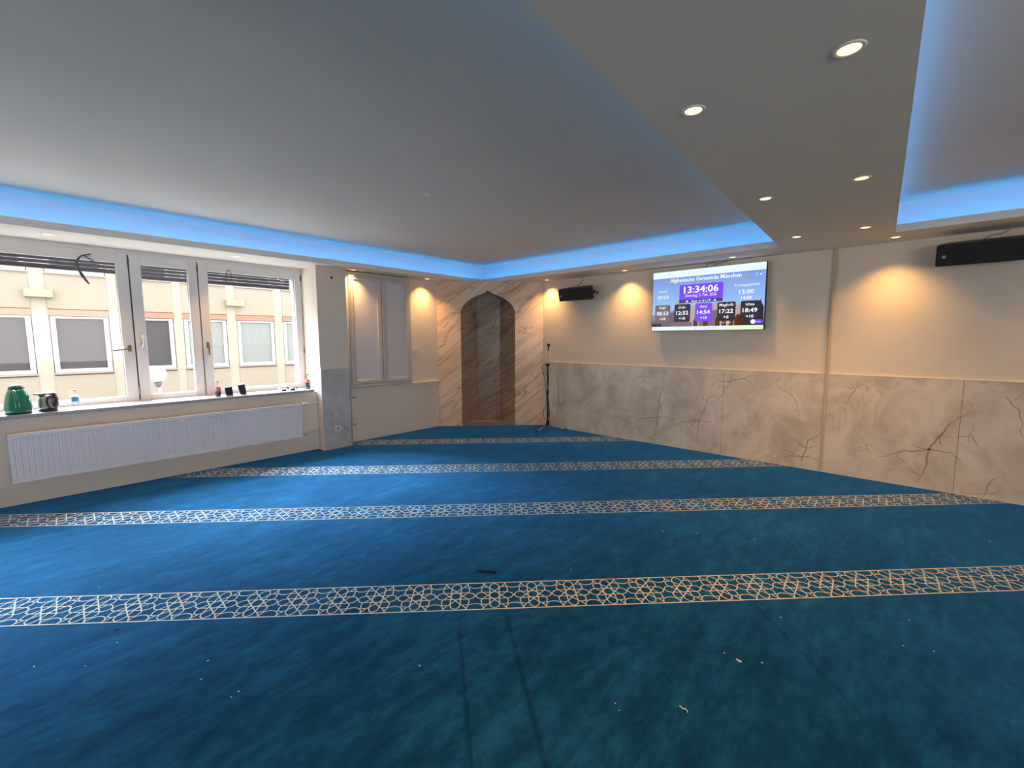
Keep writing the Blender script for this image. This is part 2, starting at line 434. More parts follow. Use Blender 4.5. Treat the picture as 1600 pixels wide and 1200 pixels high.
# pier cladding
tp = MB(); tp.box(2.555, 2.955, 5.766, 5.781, 0.0, 1.10); tp.box(2.949, 2.962, 5.766, YW, 0.0, 1.10)
tp.build('trim_3', M_MARBLE_G, kind='structure')
B(2.553, 2.964, 5.764, 5.781, 1.10, 1.106).build('trim_4', M_GOLDEDGE, kind='structure')
# cable duct running down the screen wall
dct = MB(); dct.bev(XT-0.030, XT+0.001, 0.675, 0.697, 0.0, ZC, 0.004)
dct.build('cable_duct', mat('beige_cable_duct', (0.60, 0.46, 0.34), 0.6), label='thin brown vertical cable duct running from floor to ceiling on the screen wall', cat='cable duct')
# thin ledge from the small window to the mihrab
B(2.965, 4.62, YW-0.045, YW+0.002, 0.775, 0.795).build('trim_5', M_WALL, kind='structure')

# ------------------------------------------------------------------ ceiling with two lit trays
def yl1(x): return 0.89 + (x-1)*0.0502
def yl2(x): return 0.041 + (x-1.786)*0.0430
T1 = [Vector((-2.6, yl1(-2.6))), Vector((5.36, yl1(5.36))), Vector((5.36, 5.60)), Vector((-2.6, 5.60))]
T2 = [Vector((-2.6, -3.2)), Vector((5.36, -3.2)), Vector((5.36, yl2(5.36))), Vector((-2.6, yl2(-2.6)))]
def offset(poly, d):              # grow a counter-clockwise polygon
    n = len(poly); out = []
    for i in range(n):
        a, b, c = poly[i-1], poly[i], poly[(i+1) % n]
        e1 = (b-a).normalized(); e2 = (c-b).normalized()
        n1 = Vector((e1.y, -e1.x)); n2 = Vector((e2.y, -e2.x))
        t = (n1+n2).normalized(); out.append(b + t*(d/max(0.2, t.dot(n1))))
    return out
ce = MB()
def ring_flat(m_, pa, pb, z):
    n = len(pa)
    for i in range(n):
        j = (i+1) % n; m_.face([(*pa[i], z), (*pa[j], z), (*pb[j], z), (*pb[i], z)])
def ring_wall(m_, p, z0, z1):
    n = len(p)
    for i in range(n):
        j = (i+1) % n; m_.face([(*p[i], z0), (*p[j], z0), (*p[j], z1), (*p[i], z1)])
# underside of the dropped ceiling: outer rectangle with two openings
ob = bmesh.new()
def loop(pts):
    vs = [ob.verts.new((p[0], p[1], ZC)) for p in pts]
    for i in range(len(vs)): ob.edges.new((vs[i], vs[(i+1) % len(vs)]))
loop([(X0-0.2, Y0-0.2), (6.1, Y0-0.2), (6.1, 6.35), (X0-0.2, 6.35)]); loop(T1); loop(T2)
bmesh.ops.triangle_fill(ob, edges=ob.edges[:], use_beauty=True)
for f in list(ob.faces):          # drop faces that fell inside an opening
    c = f.calc_center_median()
    for T in (T1, T2):
        if all((T[(i+1) % 4]-T[i]).cross(Vector((c.x, c.y))-T[i]) > 0 for i in range(4)):
            ob.faces.remove(f); break
ce.merge(ob)
for T in (T1, T2):
    LT = 0.012; i0 = offset(T, LT); i1 = offset(T, 0.20)
    ce.mi = 0
    ring_wall(ce, T, ZC, 2.515); ring_flat(ce, T, i0, 2.515); ring_wall(ce, i0, 2.462, 2.515)
    ce.mi = 1
    ring_flat(ce, i0, i1, 2.462); ring_wall(ce, i1, 2.462, ZU)
    ce.mi = 0
    ce.face([(*p, ZU) for p in i1])
ce.box(X0-0.3, 6.5, Y0-0.3, 6.42, 3.0, 3.1)
ceil_o = ce.build('ceiling', [M_CEIL, M_COVE], kind='structure', recalc=False)
# blue light strips stuck to the inner face of each tray lip
M_LED = mat('blue_led_strip', (0.02, 0.1, 0.3), 0.5, emit=(0.03, 0.36, 1.0), es=LED_E)
for T, lab in ((T1, 'blue light strip hidden along the edge of the large ceiling tray beside the windows'),
               (T2, 'blue light strip hidden along the edge of the ceiling tray at the upper right')):
    l = MB(); a = offset(T, 0.014); b = offset(T, 0.020)
    ring_wall(l, a, 2.486, 2.500); ring_wall(l, b, 2.486, 2.500); ring_flat(l, a, b, 2.486); ring_flat(l, a, b, 2.500)
    l.build('led_strip', M_LED, label=lab, cat='light strip')

# ------------------------------------------------------------------ downlights
M_LENS = mat('glowing_lamp_lens', (1, 0.9, 0.7), 0.4, emit=(1.0, 0.62, 0.30), es=2.2)
M_RIM = mat('white_lamp_rim', (0.82, 0.78, 0.70), 0.35)
rim = MB(); rim.lathe([(0.034, 0.000), (0.036, -0.004), (0.046, -0.004), (0.048, 0.0)], seg=28)
dl0 = thing('downlight', 'x', 'ceiling light', (0, 0, ZC), group='recessed downlights in the dropped ceiling')
rim.build('rim', M_RIM, dl0)
ln = MB(); ln.lathe([(0.0, -0.0025), (0.033, -0.0025), (0.033, 0.0)], seg=28); ln.build('lens', M_LENS, dl0)
ld = bpy.data.lights.new('downlight_beam', 'SPOT'); ld.energy = SPOT_W; ld.color = WARM
ld.spot_size = math.radians(112); ld.spot_blend = 1.0; ld.shadow_soft_size = 0.03
lo = bpy.data.objects.new('beam', ld); C.objects.link(lo); lo.parent = dl0; lo.location = (0, 0, -0.012)
LIGHTS = [
 (1.90, 0.225, 'largest and nearest round downlight, at the top right of the ceiling band between trays'),
 (1.95, 0.750, 'second nearest downlight, beside the slanting edge of the large ceiling tray'),
 (3.43, 0.300, 'downlight in the middle pair of the ceiling band, on the right tray side'),
 (3.47, 0.820, 'downlight in the middle pair of the ceiling band, on the large tray side'),
 (4.95, 0.380, 'downlight in the farthest pair of the ceiling band, nearer the right tray'),
 (4.96, 0.890, 'downlight in the farthest pair of the ceiling band, near the large tray corner'),
 (5.62, 0.200, 'downlight close to the screen wall beside the corner of the right tray'),
 (5.66, 1.650, 'downlight close to the wall directly above the television'),
 (5.72, 3.080, 'downlight on the screen wall side between the small speaker and the television'),
 (5.76, 4.500, 'downlight on the screen wall side next to the mihrab corner'),
 (4.33, 5.80, 'downlight over the bare wall strip between shuttered window and mihrab'),
 (3.08, 5.80, 'downlight over the left edge of the shuttered white window'),
 (1.67, 5.85, 'downlight in the white soffit over the right window sash'),
 (0.175, 5.85, 'downlight in the white soffit over the left window sash'),
]
for i, (x, y, lab) in enumerate(LIGHTS):
    o = dl0 if i == 0 else copy_tree(dl0)
    o.location = (x, y, ZC); o['label'] = lab
# the same lamps go on behind the viewer
for x, y in ((0.35, 0.16), (0.35, 0.69), (-1.2, 0.09), (-1.2, 0.62), (-2.75, 0.02), (-2.75, 0.55), (-1.3, 5.85), (5.60, -1.3), (5.6, -2.7), (0.2, -3.7), (2.7, -3.7), (-2.3, -3.7)):
    o = copy_tree(dl0); o.location = (x, y, ZC); o['label'] = 'downlight farther back in the room behind the viewer'

# ------------------------------------------------------------------ mihrab (prayer niche across the corner)
mh = thing('prayer_niche', 'marble-clad mihrab niche with a pointed arch set diagonally across the far corner', 'prayer niche', tuple(mp(-0.0425, 0)))
def child_at(mb, name, m, parent, **k):
    o = mb.build(name, m, None, **k); o.parent = parent; o.matrix_parent_inverse = Matrix.Translation(-Vector(parent.location)); return o
SL, SR = -0.945, 0.86; AL, AR = -0.536, 0.382; AC = -0.077; ZS = 1.93; ZA = 2.30
arch = []
rr_ = [(1.0, 0.0), (0.985, 0.045), (0.93, 0.10), (0.85, 0.148), (0.74, 0.195), (0.61, 0.235), (0.47, 0.268), (0.34, 0.293), (0.22, 0.312), (0.12, 0.333), (0.055, 0.350), (0.0, 0.375)]
hw = (AR-AL)/2
left = [(AC-hw*a, ZS+b) for a, b in rr_]; right = [(AC+hw*a, ZS+b) for a, b in rr_][::-1]
arch = [(AL, 0.0)] + left + right[1:] + [(AR, 0.0)]
sp = MB()
TH = 0.03
def quad_front(p): return [mp(a, b, 0.0) for a, b in p]
outer_top = 2.448
# front face pieces as vertical strips that follow the arch
cols = [SL] + [p[0] for p in left] + [p[0] for p in right[1:]] + [SR]
sp.face(quad_front([(SL, 0), (AL, 0), (AL, ZS), (AL, outer_top), (SL, outer_top)]))
pl = left + right[1:]
for (a, za), (b, zb) in zip(pl, pl[1:]): sp.face(quad_front([(a, za), (b, zb), (b, outer_top), (a, outer_top)]))
sp.face(quad_front([(AR, 0), (SR, 0), (SR, outer_top), (AR, outer_top), (AR, ZS)]))
for (a, za), (b, zb) in zip(arch, arch[1:]): sp.face([mp(a, za, 0), mp(b, zb, 0), mp(b, zb, TH), mp(a, za, TH)])
for a, b in ((SL, SR),): sp.face([mp(a, outer_top, 0), mp(b, outer_top, 0), mp(b, outer_top, TH), mp(a, outer_top, TH)])
bmesh.ops.remove_doubles(sp.bm, verts=sp.bm.verts[:], dist=0.0003)
child_at(sp, 'surround_panel', M_ONYX, mh)
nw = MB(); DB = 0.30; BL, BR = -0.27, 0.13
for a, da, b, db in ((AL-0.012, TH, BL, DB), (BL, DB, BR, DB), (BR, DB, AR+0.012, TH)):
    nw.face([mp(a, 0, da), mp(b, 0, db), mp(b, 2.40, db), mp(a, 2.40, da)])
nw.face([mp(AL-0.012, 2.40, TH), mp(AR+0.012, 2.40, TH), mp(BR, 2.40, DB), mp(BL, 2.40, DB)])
child_at(nw, 'niche_wall', M_NICHE_SHADE, mh)
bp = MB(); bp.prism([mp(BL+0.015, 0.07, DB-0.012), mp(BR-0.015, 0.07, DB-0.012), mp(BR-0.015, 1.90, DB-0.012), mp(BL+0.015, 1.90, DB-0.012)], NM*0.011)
child_at(bp, 'back_panel', M_NICHE_SHADE, mh)
nf = MB(); nf.prism([mp(AL+0.002, 0.0, 0.004), mp(AR-0.002, 0.0, 0.004), mp(AR-0.01, 0.0, TH+0.01), mp(BR-0.01, 0.0, DB-0.013), mp(BL+0.01, 0.0, DB-0.013), mp(AL+0.01, 0, TH+0.01)], (0, 0, 0.062))
child_at(nf, 'niche_step', M_GRANITE, mh)

# ------------------------------------------------------------------ big window
def window_unit(num, xo, full=True):
    fr = MB()
    fr.bev(xo-0.45, xo-0.40, 6.24, 6.35, 0.80, 2.45, 0.004); fr.bev(xo+2.505, xo+2.55, 6.24, 6.35, 0.80, 2.45, 0.004)
    fr.bev(xo-0.401, xo+2.506, 6.2405, 6.3495, 2.395, 2.449, 0.003); fr.bev(xo-0.401, xo+2.506, 6.2405, 6.3495, 0.801, 0.842, 0.003)
    fr.bev(xo+0.735, xo+0.775, 6.263, 6.349, 0.841, 2.396, 0.003); fr.bev(xo+1.345, xo+1.385, 6.263, 6.349, 0.841, 2.396, 0.003)
    wo = fr.build('window_%d' % num, M_FRAME, kind='structure')
    for i, (a, b, ga, gb) in enumerate(((-0.435, 0.750, -0.345, 0.652), (0.762, 1.362, 0.857, 1.272), (1.372, 2.535, 1.467, 2.457))):
        a, b, ga, gb = a+xo, b+xo, ga+xo, gb+xo; za, zb, g0, g1 = 0.825, 2.405, 0.893, 2.300
        s_ = MB(); yf, yb = 6.232, 6.30
        s_.bev(a, ga, yf, yb, za, zb, 0.006); s_.bev(gb, b, yf, yb, za, zb, 0.006)
        s_.bev(ga-0.001, gb+0.001, yf+0.0006, yb-0.0006, za+0.0006, g0, 0.004); s_.bev(ga-0.001, gb+0.001, yf+0.0006, yb-0.0006, g1, zb-0.0006, 0.004)
        so = s_.build('sash', M_FRAME, wo)
        B(ga-0.005, gb+0.005, 6.268, 6.274, g0-0.005, g1+0.005).build('pane', M_GLASS, so)
        if not full: continue
        gk = MB()                                     # dark glazing gasket
        for q in ((ga-0.002, ga+0.004, g0, g1), (gb-0.004, gb+0.002, g0, g1), (ga, gb, g0-0.002, g0+0.004), (ga, gb, g1-0.004, g1+0.002)):
            gk.box(q[0], q[1], 6.2625, 6.2665, q[2], q[3])
        gk.build('gasket', M_SEAM, so)
        hd = MB()
        if i == 0:
            hx, hz = 0.705, 1.405
            hd.bev(hx-0.015, hx+0.015, 6.222, 6.232, hz-0.035, hz+0.035, 0.004); hd.lathe([(0.009, 0), (0.009, 0.03)], (hx, 6.195, hz), 'Y', 12)
            hd.tube([(hx, 6.197, hz), (hx-0.03, 6.190, hz-0.004), (hx-0.14, 6.187, hz-0.022)], [0.010, 0.010, 0.008])
            hd.build('handle', M_BRASS, so, label='tilted brass window lever')
        else:
            hx, hz = ((0.81, 1.43), (1.42, 1.43))[i-1]
            hd.bev(hx-0.014, hx+0.014, 6.222, 6.232, hz-0.035, hz+0.035, 0.004); hd.lathe([(0.009, 0), (0.009, 0.03)], (hx, 6.195, hz), 'Y', 12)
            hd.tube([(hx, 6.197, hz), (hx, 6.190, hz+0.02), (hx+0.003, 6.188, hz+0.13)] if i == 1 else [(hx, 6.197, hz), (hx, 6.190, hz-0.02), (hx, 6.188, hz-0.12)], [0.010, 0.010, 0.008])
            hd.build('handle', M_METAL if i == 1 else M_BRASS, so)
        for hz in (0.90, 2.28) + ((1.30,) if i else ()):
            sx = (0.7555, 0.7555, 1.3665)[i] if i != 2 else 2.5385
            if i == 2: sx = 2.538
            if i == 1: sx = 1.3665
            if i == 0: sx = 0.7560
            h = MB(); h.lathe([(0.006, 0), (0.0075, 0.004), (0.0075, 0.075), (0.006, 0.08)], (sx+xo, 6.226, hz), 'Z', 10)
            h.build('hinge', M_TAN if hz < 2 else M_SEAM, so)
    return wo
win = window_unit(1, 0.0)
seam = MB(); seam.box(0.7505, 0.7615, 6.258, 6.262, 0.83, 2.40); seam.box(1.3625, 1.3715, 6.258, 6.262, 0.83, 2.40)
seam.build('seam', M_SEAM, win)
window_unit(3, -3.4, False)
B(X0-0.3, -0.45, 6.30, 6.40, 0.75, 0.80).build('trim_7', M_SILL, kind='structure')
# sill board
sl = MB(); sl.bev(-0.45, 2.505, 5.875, 6.26, 0.796, 0.830, 0.006); sl.build('trim_6', M_SILL, kind='structure')
# partly lowered shutters outside
for k, (a, b, z0) in enumerate(((-0.42, 0.745, 2.235), (0.765, 1.36, 2.20), (1.38, 2.53, 2.205))):
    s_ = MB(); z = z0; n = 0
    while z < 2.44: s_.bev(a, b, 6.60, 6.615, z, z+0.036, 0.006); z += 0.040
    s_.bev(a-0.002, b+0.002, 6.595, 6.620, z0-0.012, z0+0.004, 0.003)
    s_.build('roller_shutter', M_SHUT, label=('grey slatted roller shutter just lowered outside the wide left window sash',
        'grey slatted roller shutter at the top of the narrow middle window sash',
        'grey slatted roller shutter at the top of the wide right window sash')[k], cat='roller shutter')
for x0, x1, in ((-0.45, -0.42), (2.53, 2.56), (0.745, 0.765), (1.36, 1.38)):
    pass
box = MB(); box.box(-0.50, 2.60, 6.42, 6.75, 2.42, 2.80); box.box(2.56, 2.62, 6.40, 6.64, 0.7, 2.5); box.box(-0.52, -0.46, 6.40, 6.64, 0.7, 2.5)
box.build('trim_8', mat('pale_outer_casing', (0.42, 0.40, 0.40), 0.7), kind='structure')
# loose cable loops hanging from the window head
def flat_strap(pts, wd=0.010, th=0.003):
    m_ = MB(); pts = smooth_curve(pts, 6)
    m_.tube(pts, wd/2, 6); return m_
flat_strap([(0.47, 6.218, 2.36), (0.405, 6.20, 2.335), (0.365, 6.19, 2.285), (0.365, 6.19, 2.22), (0.39, 6.19, 2.13), (0.435, 6.19, 2.06), (0.42, 6.19, 2.09), (0.375, 6.185, 2.20), (0.372, 6.185, 2.28), (0.41, 6.19, 2.335), (0.47, 6.20, 2.30), (0.53, 6.21, 2.265)], 0.014).build(
    'cable', M_STRAP, label='dark cable end hanging in a hook at the top of the left window sash', cat='cable')
flat_strap([(1.655, 6.20, 2.16), (1.640, 6.195, 2.24), (1.665, 6.20, 2.32), (1.69, 6.215, 2.335), (1.705, 6.20, 2.28), (1.70, 6.195, 2.20)], 0.011).build(
    'cable', M_STRAP, label='short dark cable loop at the top of the right window sash', cat='cable')
flat_strap([(2.23, 6.215, 2.315), (2.235, 6.20, 2.285), (2.27, 6.20, 2.265), (2.33, 6.20, 2.255)], 0.010).build(
    'cable', M_WHITE, label='small pale cable end at the top right corner of the right window sash', cat='cable')

# ------------------------------------------------------------------ shuttered white window beside the mihrab
M_BLIND = mat('white_closed_panel', (0.70, 0.68, 0.66), 0.6)
M_FRET = mat('grey_carved_stile', (0.50, 0.46, 0.42), 0.55)
fr = MB(); xa, xb, za, zb = 2.985, 4.065, 0.80, 2.435
for q in ((xa, xa+0.05, za, zb), (xb-0.035, xb, za, zb), (xa+0.0495, xb-0.0345, za+0.0005, za+0.045), (xa+0.0495, xb-0.0345, zb-0.035, zb-0.0005)):
    fr.bev(q[0], q[1], 5.880, YW+0.001, q[2], q[3], 0.005)
w2 = fr.build('window_2', M_FRAME2, kind='structure')
for a, b, ga, gb in ((3.040, 3.545, 3.118, 3.480), (3.555, 4.025, 3.635, 3.965)):
    s_ = MB(); y0, y1 = 5.870, 5.91; z0, z1, g0, g1 = 0.848, 2.398, 0.900, 2.335
    s_.bev(a, ga, y0, y1, z0, z1, 0.005); s_.bev(gb, b, y0, y1, z0, z1, 0.005); s_.bev(ga-0.001, gb+0.001, y0+0.0006, y1-0.0006, z0+0.0006, g0, 0.004); s_.bev(ga-0.001, gb+0.001, y0+0.0006, y1-0.0006, g1, z1-0.0006, 0.004)
    so = s_.build('sash', M_FRAME2, w2)
    B(ga-0.004, gb+0.004, 5.892, 5.900, g0-0.004, g1+0.004).build('panel', M_BLIND, so)
    f = MB()                                          # rows of small notches down the stiles
    for xx in (a+0.012, ga-0.026):
        for k in range(62): f.box(xx, xx+0.014, 5.8660, 5.8705, z0+0.03+k*0.0245, z0+0.03+k*0.0245+0.012)
    for k in range(int((b-a-0.06)/0.0245)): f.box(a+0.03+k*0.0245, a+0.042+k*0.0245, 5.8660, 5.8705, z1-0.032, z1-0.018)
    f.build('carved_border', M_FRET, so)

# ------------------------------------------------------------------ radiator
rd = thing('radiator', 'long white ribbed panel radiator on the wall under the window sill', 'radiator', (1.05, 5.87, 0.22))
RX0, RX1, RZ0, RZ1 = -0.21, 2.30, 0.222, 0.655
def put(mb, name, m, parent, **k): return child_at(mb, name, m, parent, **k)
p = MB(); n = 62; pitch = (RX1-RX0-0.03)/n; pts = [(RX0, 5.828)]
for k in range(n):
    x = RX0+0.015+k*pitch
    pts += [(x, 5.828), (x+pitch*0.26, 5.828), (x+pitch*0.40, 5.8375), (x+pitch*0.78, 5.8375), (x+pitch*0.92, 5.828)]
pts.append((RX1, 5.828))
lo_, hi_ = RZ0+0.035, RZ1-0.035
vb = [p.bm.verts.new((x, y, lo_)) for x, y in pts]; vt = [p.bm.verts.new((x, y, hi_)) for x, y in pts]
vb2 = [p.bm.verts.new((x, 5.828, lo_-0.012)) for x, y in pts]; vt2 = [p.bm.verts.new((x, 5.828, hi_+0.012)) for x, y in pts]
for i in range(len(pts)-1):
    p.bm.faces.new([vb[i], vb[i+1], vt[i+1], vt[i]]); p.bm.faces.new([vb2[i], vb2[i+1], vb[i+1], vb[i]]); p.bm.faces.new([vt[i], vt[i+1], vt2[i+1], vt2[i]])
p.box(RX0, RX1, 5.828, 5.842, RZ0, lo_-0.012); p.box(RX0, RX1, 5.828, 5.842, hi_+0.012, RZ1)
put(p, 'front_panel', M_RAD, rd)
p = MB(); p.box(RX0, RX1, 5.8425, 5.905, RZ0+0.01, RZ1-0.004); put(p, 'rear_panel', M_RAD, rd)
p = MB(); p.bev(RX0-0.004, RX1+0.004, 5.826, 5.908, RZ1, RZ1+0.008, 0.002); put(p, 'top_grille', M_RAD, rd)
for x in (RX0-0.004, RX1):
    p = MB(); p.bev(x, x+0.004, 5.826, 5.908, RZ0, RZ1, 0.001); put(p, 'side_panel', M_RAD, rd)
for x in (0.2, 1.9):
    p = MB(); p.box(x, x+0.03, 5.905, 5.931, RZ0+0.05, RZ1-0.03); put(p, 'bracket', M_RAD, rd)
p = MB(); p.bev(1.030, 1.064, 5.808, 5.828, 0.56, 0.625, 0.004); p.bev(1.036, 1.058, 5.803, 5.809, 0.585, 0.615, 0.002); put(p, 'heat_meter', M_WHITE, rd)
p = MB(); p.lathe([(0.018, 0), (0.024, 0.01), (0.024, 0.06), (0.014, 0.075)], (2.325, 5.865, 0.648), 'X', 16)
p.tube([(2.30, 5.865, 0.648), (2.33, 5.865, 0.648)], 0.012)
put(p, 'valve', M_WHITE, rd)
p = MB(); p.tube([(2.39, 5.865, 0.652), (2.548, 5.865, 0.660)], 0.008); put(p, 'pipe', M_WHITE, rd)
p = MB(); p.tube([(2.30, 5.865, 0.246), (2.36, 5.865, 0.246)], 0.014); put(p, 'lock_valve', M_METAL, rd)
p = MB(); p.tube([(2.36, 5.865, 0.248), (2.548, 5.865, 0.262)], 0.008); put(p, 'pipe', M_WHITE, rd)
for z, lab in ((0.655, 'upper capped pipe stub on the low wall beside the grey marble pier'), (0.265, 'lower capped pipe stub on the low wall beside the grey marble pier')):
    ps = thing('pipe_stub', lab, 'pipe', (2.962, 5.89, z), group='pipe stubs beside the marble pier')
    q = MB(); q.tube([(0, 0, 0), (0.10, 0, 0.006)], 0.006); q.build('pipe', M_WHITE, ps)
    q = MB(); q.tube([(0.06, 0, 0.004), (0.125, 0, 0.007)], 0.010); q.build('cap', M_METAL, ps)

# ------------------------------------------------------------------ sockets, switches, detector
def socket(loc, rz, lab, kind):
    t = thing('wall_socket' if kind == 'socket' else ('light_switch' if kind == 'switch' else 'thermostat'), lab, kind, loc, rz)
    q = MB(); q.bev(-0.040, 0.040, -0.010, 0, -0.040, 0.040, 0.004); q.build('cover_plate', M_WHITE, t)
    q = MB()
    if kind == 'socket':
        q.lathe([(0.026, 0), (0.026, -0.004), (0.021, -0.004), (0.019, 0.002), (0.0, 0.002)], (0, -0.012, 0), 'Y', 20); q.build('outlet', mat('socket_well', (0.45, 0.43, 0.40), 0.5), t)
    elif kind == 'switch':
        q.bev(-0.028, 0.028, -0.016, -0.010, -0.028, 0.028, 0.003); q.build('rocker', M_WHITE, t)
    else:
        q.lathe([(0.0, -0.012), (0.016, -0.012), (0.018, 0.0)], (0.008, -0.012, 0.004), 'Y', 20); q.build('dial', M_SEAM, t, label='dark dial')
    return t
socket((2.745, 5.765, 0.275), 0, 'white wall socket low on the grey marble pier', 'socket')
socket((2.742, 5.780, 2.305), 0, 'small white wall thermostat with dark dial high on the pier beside the window', 'thermostat')
socket((4.175, YW-0.001, 1.335), 0, 'white light switch on the wall beside the shuttered window', 'switch')
sd = thing('smoke_detector', 'tiny white ceiling fitting in the large ceiling tray', 'smoke detector', (2.425, 3.215, ZU))
q = MB(); q.lathe([(0.040, 0), (0.040, -0.008), (0.034, -0.014), (0.0, -0.014)], seg=24); q.build('base', M_WHITE, sd)
q = MB(); q.lathe([(0.018, -0.0145), (0.017, -0.024), (0.0, -0.027)], seg=20); q.build('sensor_cap', M_WHITE, sd)

# ------------------------------------------------------------------ television
tvx = 5.835
tv = thing('television', 'large wall television showing prayer times over a blue sky picture', 'television', (XT, 2.017, 1.60))
q = MB(); q.bev(tvx+0.0025, tvx+0.030, 2.712-1.394, 2.715, 1.597, 2.388, 0.004); put(q, 'casing', M_BLACK, tv)
q = MB(); q.bev(tvx+0.030, tvx+0.045, 1.52, 2.52, 1.62, 2.10, 0.004); put(q, 'rear_housing', M_BLACK, tv)
q = MB(); q.box(tvx+0.045, XT+0.001, 1.75, 2.29, 1.78, 2.14); put(q, 'wall_bracket', M_BLACK, tv)
def emis(name, col, s=1.0): return mat(name, (0, 0, 0), 0.3, emit=col, es=s)
SC = {}
def sc(name, col):
    SC[name] = len(SCM); SCM.append(emis('screen_'+name, tuple(((c/255)**2.2) for c in col), 0.95))
SCM = []
# screen picture: a sky that pales towards the horizon
skym = emis('screen_sky', (1, 1, 1), 0.95); t = N(skym, 'ShaderNodeTexCoord'); sx = N(skym, 'ShaderNodeSeparateXYZ'); L(skym, t.outputs['Object'], sx.inputs[0])
mr = N(skym, 'ShaderNodeMapRange'); mr.inputs['From Min'].default_value = 1.7; mr.inputs['From Max'].default_value = 2.35; L(skym, sx.outputs[2], mr.inputs[0])
c_ = ramp(skym, mr.outputs[0], [(0.0, (0.42, 0.62, 0.86)), (0.45, (0.27, 0.46, 0.84)), (1.0, (0.17, 0.28, 0.66))]); L(skym, c_, bsdf(skym).inputs['Emission Color'])
SCM.append(skym); SC['sky'] = 0
for n_, c3 in dict(bar=(226, 241, 255), task=(226, 240, 240), green=(222, 240, 205), purple=(118, 72, 240), purple2=(100, 60, 205), strip=(62, 66, 112), card=(48, 42, 52), cardl=(112, 96, 104), white=(250, 252, 255),
                   pale=(214, 226, 246), ochre=(176, 152, 96), stone=(176, 160, 160), stoned=(120, 100, 112), mauve=(104, 86, 104), dark=(46, 38, 46), arch=(92, 44, 24), hill=(128, 134, 156), key=(150, 160, 175), red=(220, 70, 80), grn=(70, 180, 110), blu=(80, 130, 230), yel=(240, 200, 90)).items(): sc(n_, c3)
scr = MB(); layer = [0]
def SP(u, v, d=0): return (tvx - 0.0004*d, 2.712 - 1.39*u, 2.385 - 0.785*v)
def rect(c, u0, v0, u1, v1, d): scr.mi = SC[c]; scr.face([SP(u0, v0, d), SP(u1, v0, d), SP(u1, v1, d), SP(u0, v1, d)])
def poly(c, pts, d): scr.mi = SC[c]; scr.face([SP(u, v, d) for u, v in pts])
def rrect(c, u0, v0, u1, v1, d, r=0.016):
    ru, rv = r, r*1.39/0.785; pts = []
    for cu, cv, a0 in ((u1-ru, v0+rv, -90), (u1-ru, v1-rv, 0), (u0+ru, v1-rv, 90), (u0+ru, v0+rv, 180)):
        for k in range(5):
            a = math.radians(a0+k*22.5); pts.append((cu+ru*math.cos(a), cv+rv*math.sin(a)))
    poly(c, pts, d)
def disc(c, u, v, r, d, n=16): poly(c, [(u+r*math.cos(2*PI*k/n), v+r*1.77*math.sin(2*PI*k/n)) for k in range(n)], d)
def text(c, s_, u, v, h, d, wd=None, bold=0.0):
    cu = bpy.data.curves.new('t', 'FONT'); cu.body = s_; cu.size = 1.0; cu.align_x = 'CENTER'; cu.align_y = 'CENTER'; cu.offset = bold; cu.resolution_u = 2
    o = bpy.data.objects.new('t', cu); me = bpy.data.meshes.new_from_object(o)
    xs = [v_.co.x for v_ in me.vertices]; ys = [v_.co.y for v_ in me.vertices]
    cx, cy = (min(xs)+max(xs))/2, (min(ys)+max(ys))/2
    k = h*0.785/0.70                                   # cap height 0.70 em
    kx = k if wd is None else wd*1.39/(max(xs)-min(xs))
    scr.mi = SC[c]; x, y0, z0 = SP(u, v, d); ycen = 0.35 if max(ys) > 0.6 or True else cy
    b_ = bmesh.new(); b_.from_mesh(me)
    cyy = 0.0 if False else (sum((min(ys), max(ys)))/2)
    mpv = {v_: scr.bm.verts.new((x, y0-(v_.co.x-cx)*kx, z0+(v_.co.y-cyy)*k)) for v_ in b_.verts}
    for f in b_.faces:
        try: g = scr.bm.faces.new([mpv[v_] for v_ in f.verts]); g.material_index = scr.mi
        except ValueError: pass
    b_.free(); bpy.data.objects.remove(o); bpy.data.curves.remove(cu); bpy.data.meshes.remove(me)
rect('sky', 0.004, 0.0, 0.996, 0.998, 0)
poly('hill', [(0.004, 0.74), (0.06, 0.70), (0.14, 0.72), (0.24, 0.64), (0.40, 0.66), (0.40, 0.94), (0.004, 0.94)], 1)
poly('mauve', [(0.004, 0.84), (0.10, 0.78), (0.20, 0.70), (0.36, 0.63), (0.40, 0.63), (0.40, 0.94), (0.004, 0.94)], 2)
poly('stone', [(0.36, 0.60), (0.62, 0.57), (0.83, 0.62), (0.83, 0.94), (0.36, 0.94)], 3)
poly('stoned', [(0.46, 0.70), (0.62, 0.68), (0.62, 0.94), (0.46, 0.94)], 4)
poly('stone', [(0.245, 0.50), (0.28, 0.50), (0.36, 0.60), (0.36, 0.64), (0.245, 0.60)], 2)
for u in (0.41, 0.50, 0.605, 0.66, 0.72, 0.79, 0.86): poly('arch', [(u, 0.94), (u, 0.84), (u+0.008, 0.80), (u+0.02, 0.785), (u+0.032, 0.80), (u+0.04, 0.84), (u+0.04, 0.94)], 5)
poly('arch', [(0.765, 0.94), (0.765, 0.82), (0.785, 0.76), (0.81, 0.76), (0.83, 0.80), (0.83, 0.94)], 5)
poly('dark', [(0.83, 0.94), (0.83, 0.66), (0.90, 0.60), (0.955, 0.60), (0.965, 0.54), (0.975, 0.60), (0.992, 0.66), (0.996, 0.94)], 6)
poly('stone', [(0.788, 0.66), (0.790, 0.62), (0.793, 0.58), (0.796, 0.62), (0.798, 0.66)], 4)
rect('stoned', 0.20, 0.86, 0.40, 0.94, 5); rect('dark', 0.004, 0.88, 0.10, 0.94, 5)
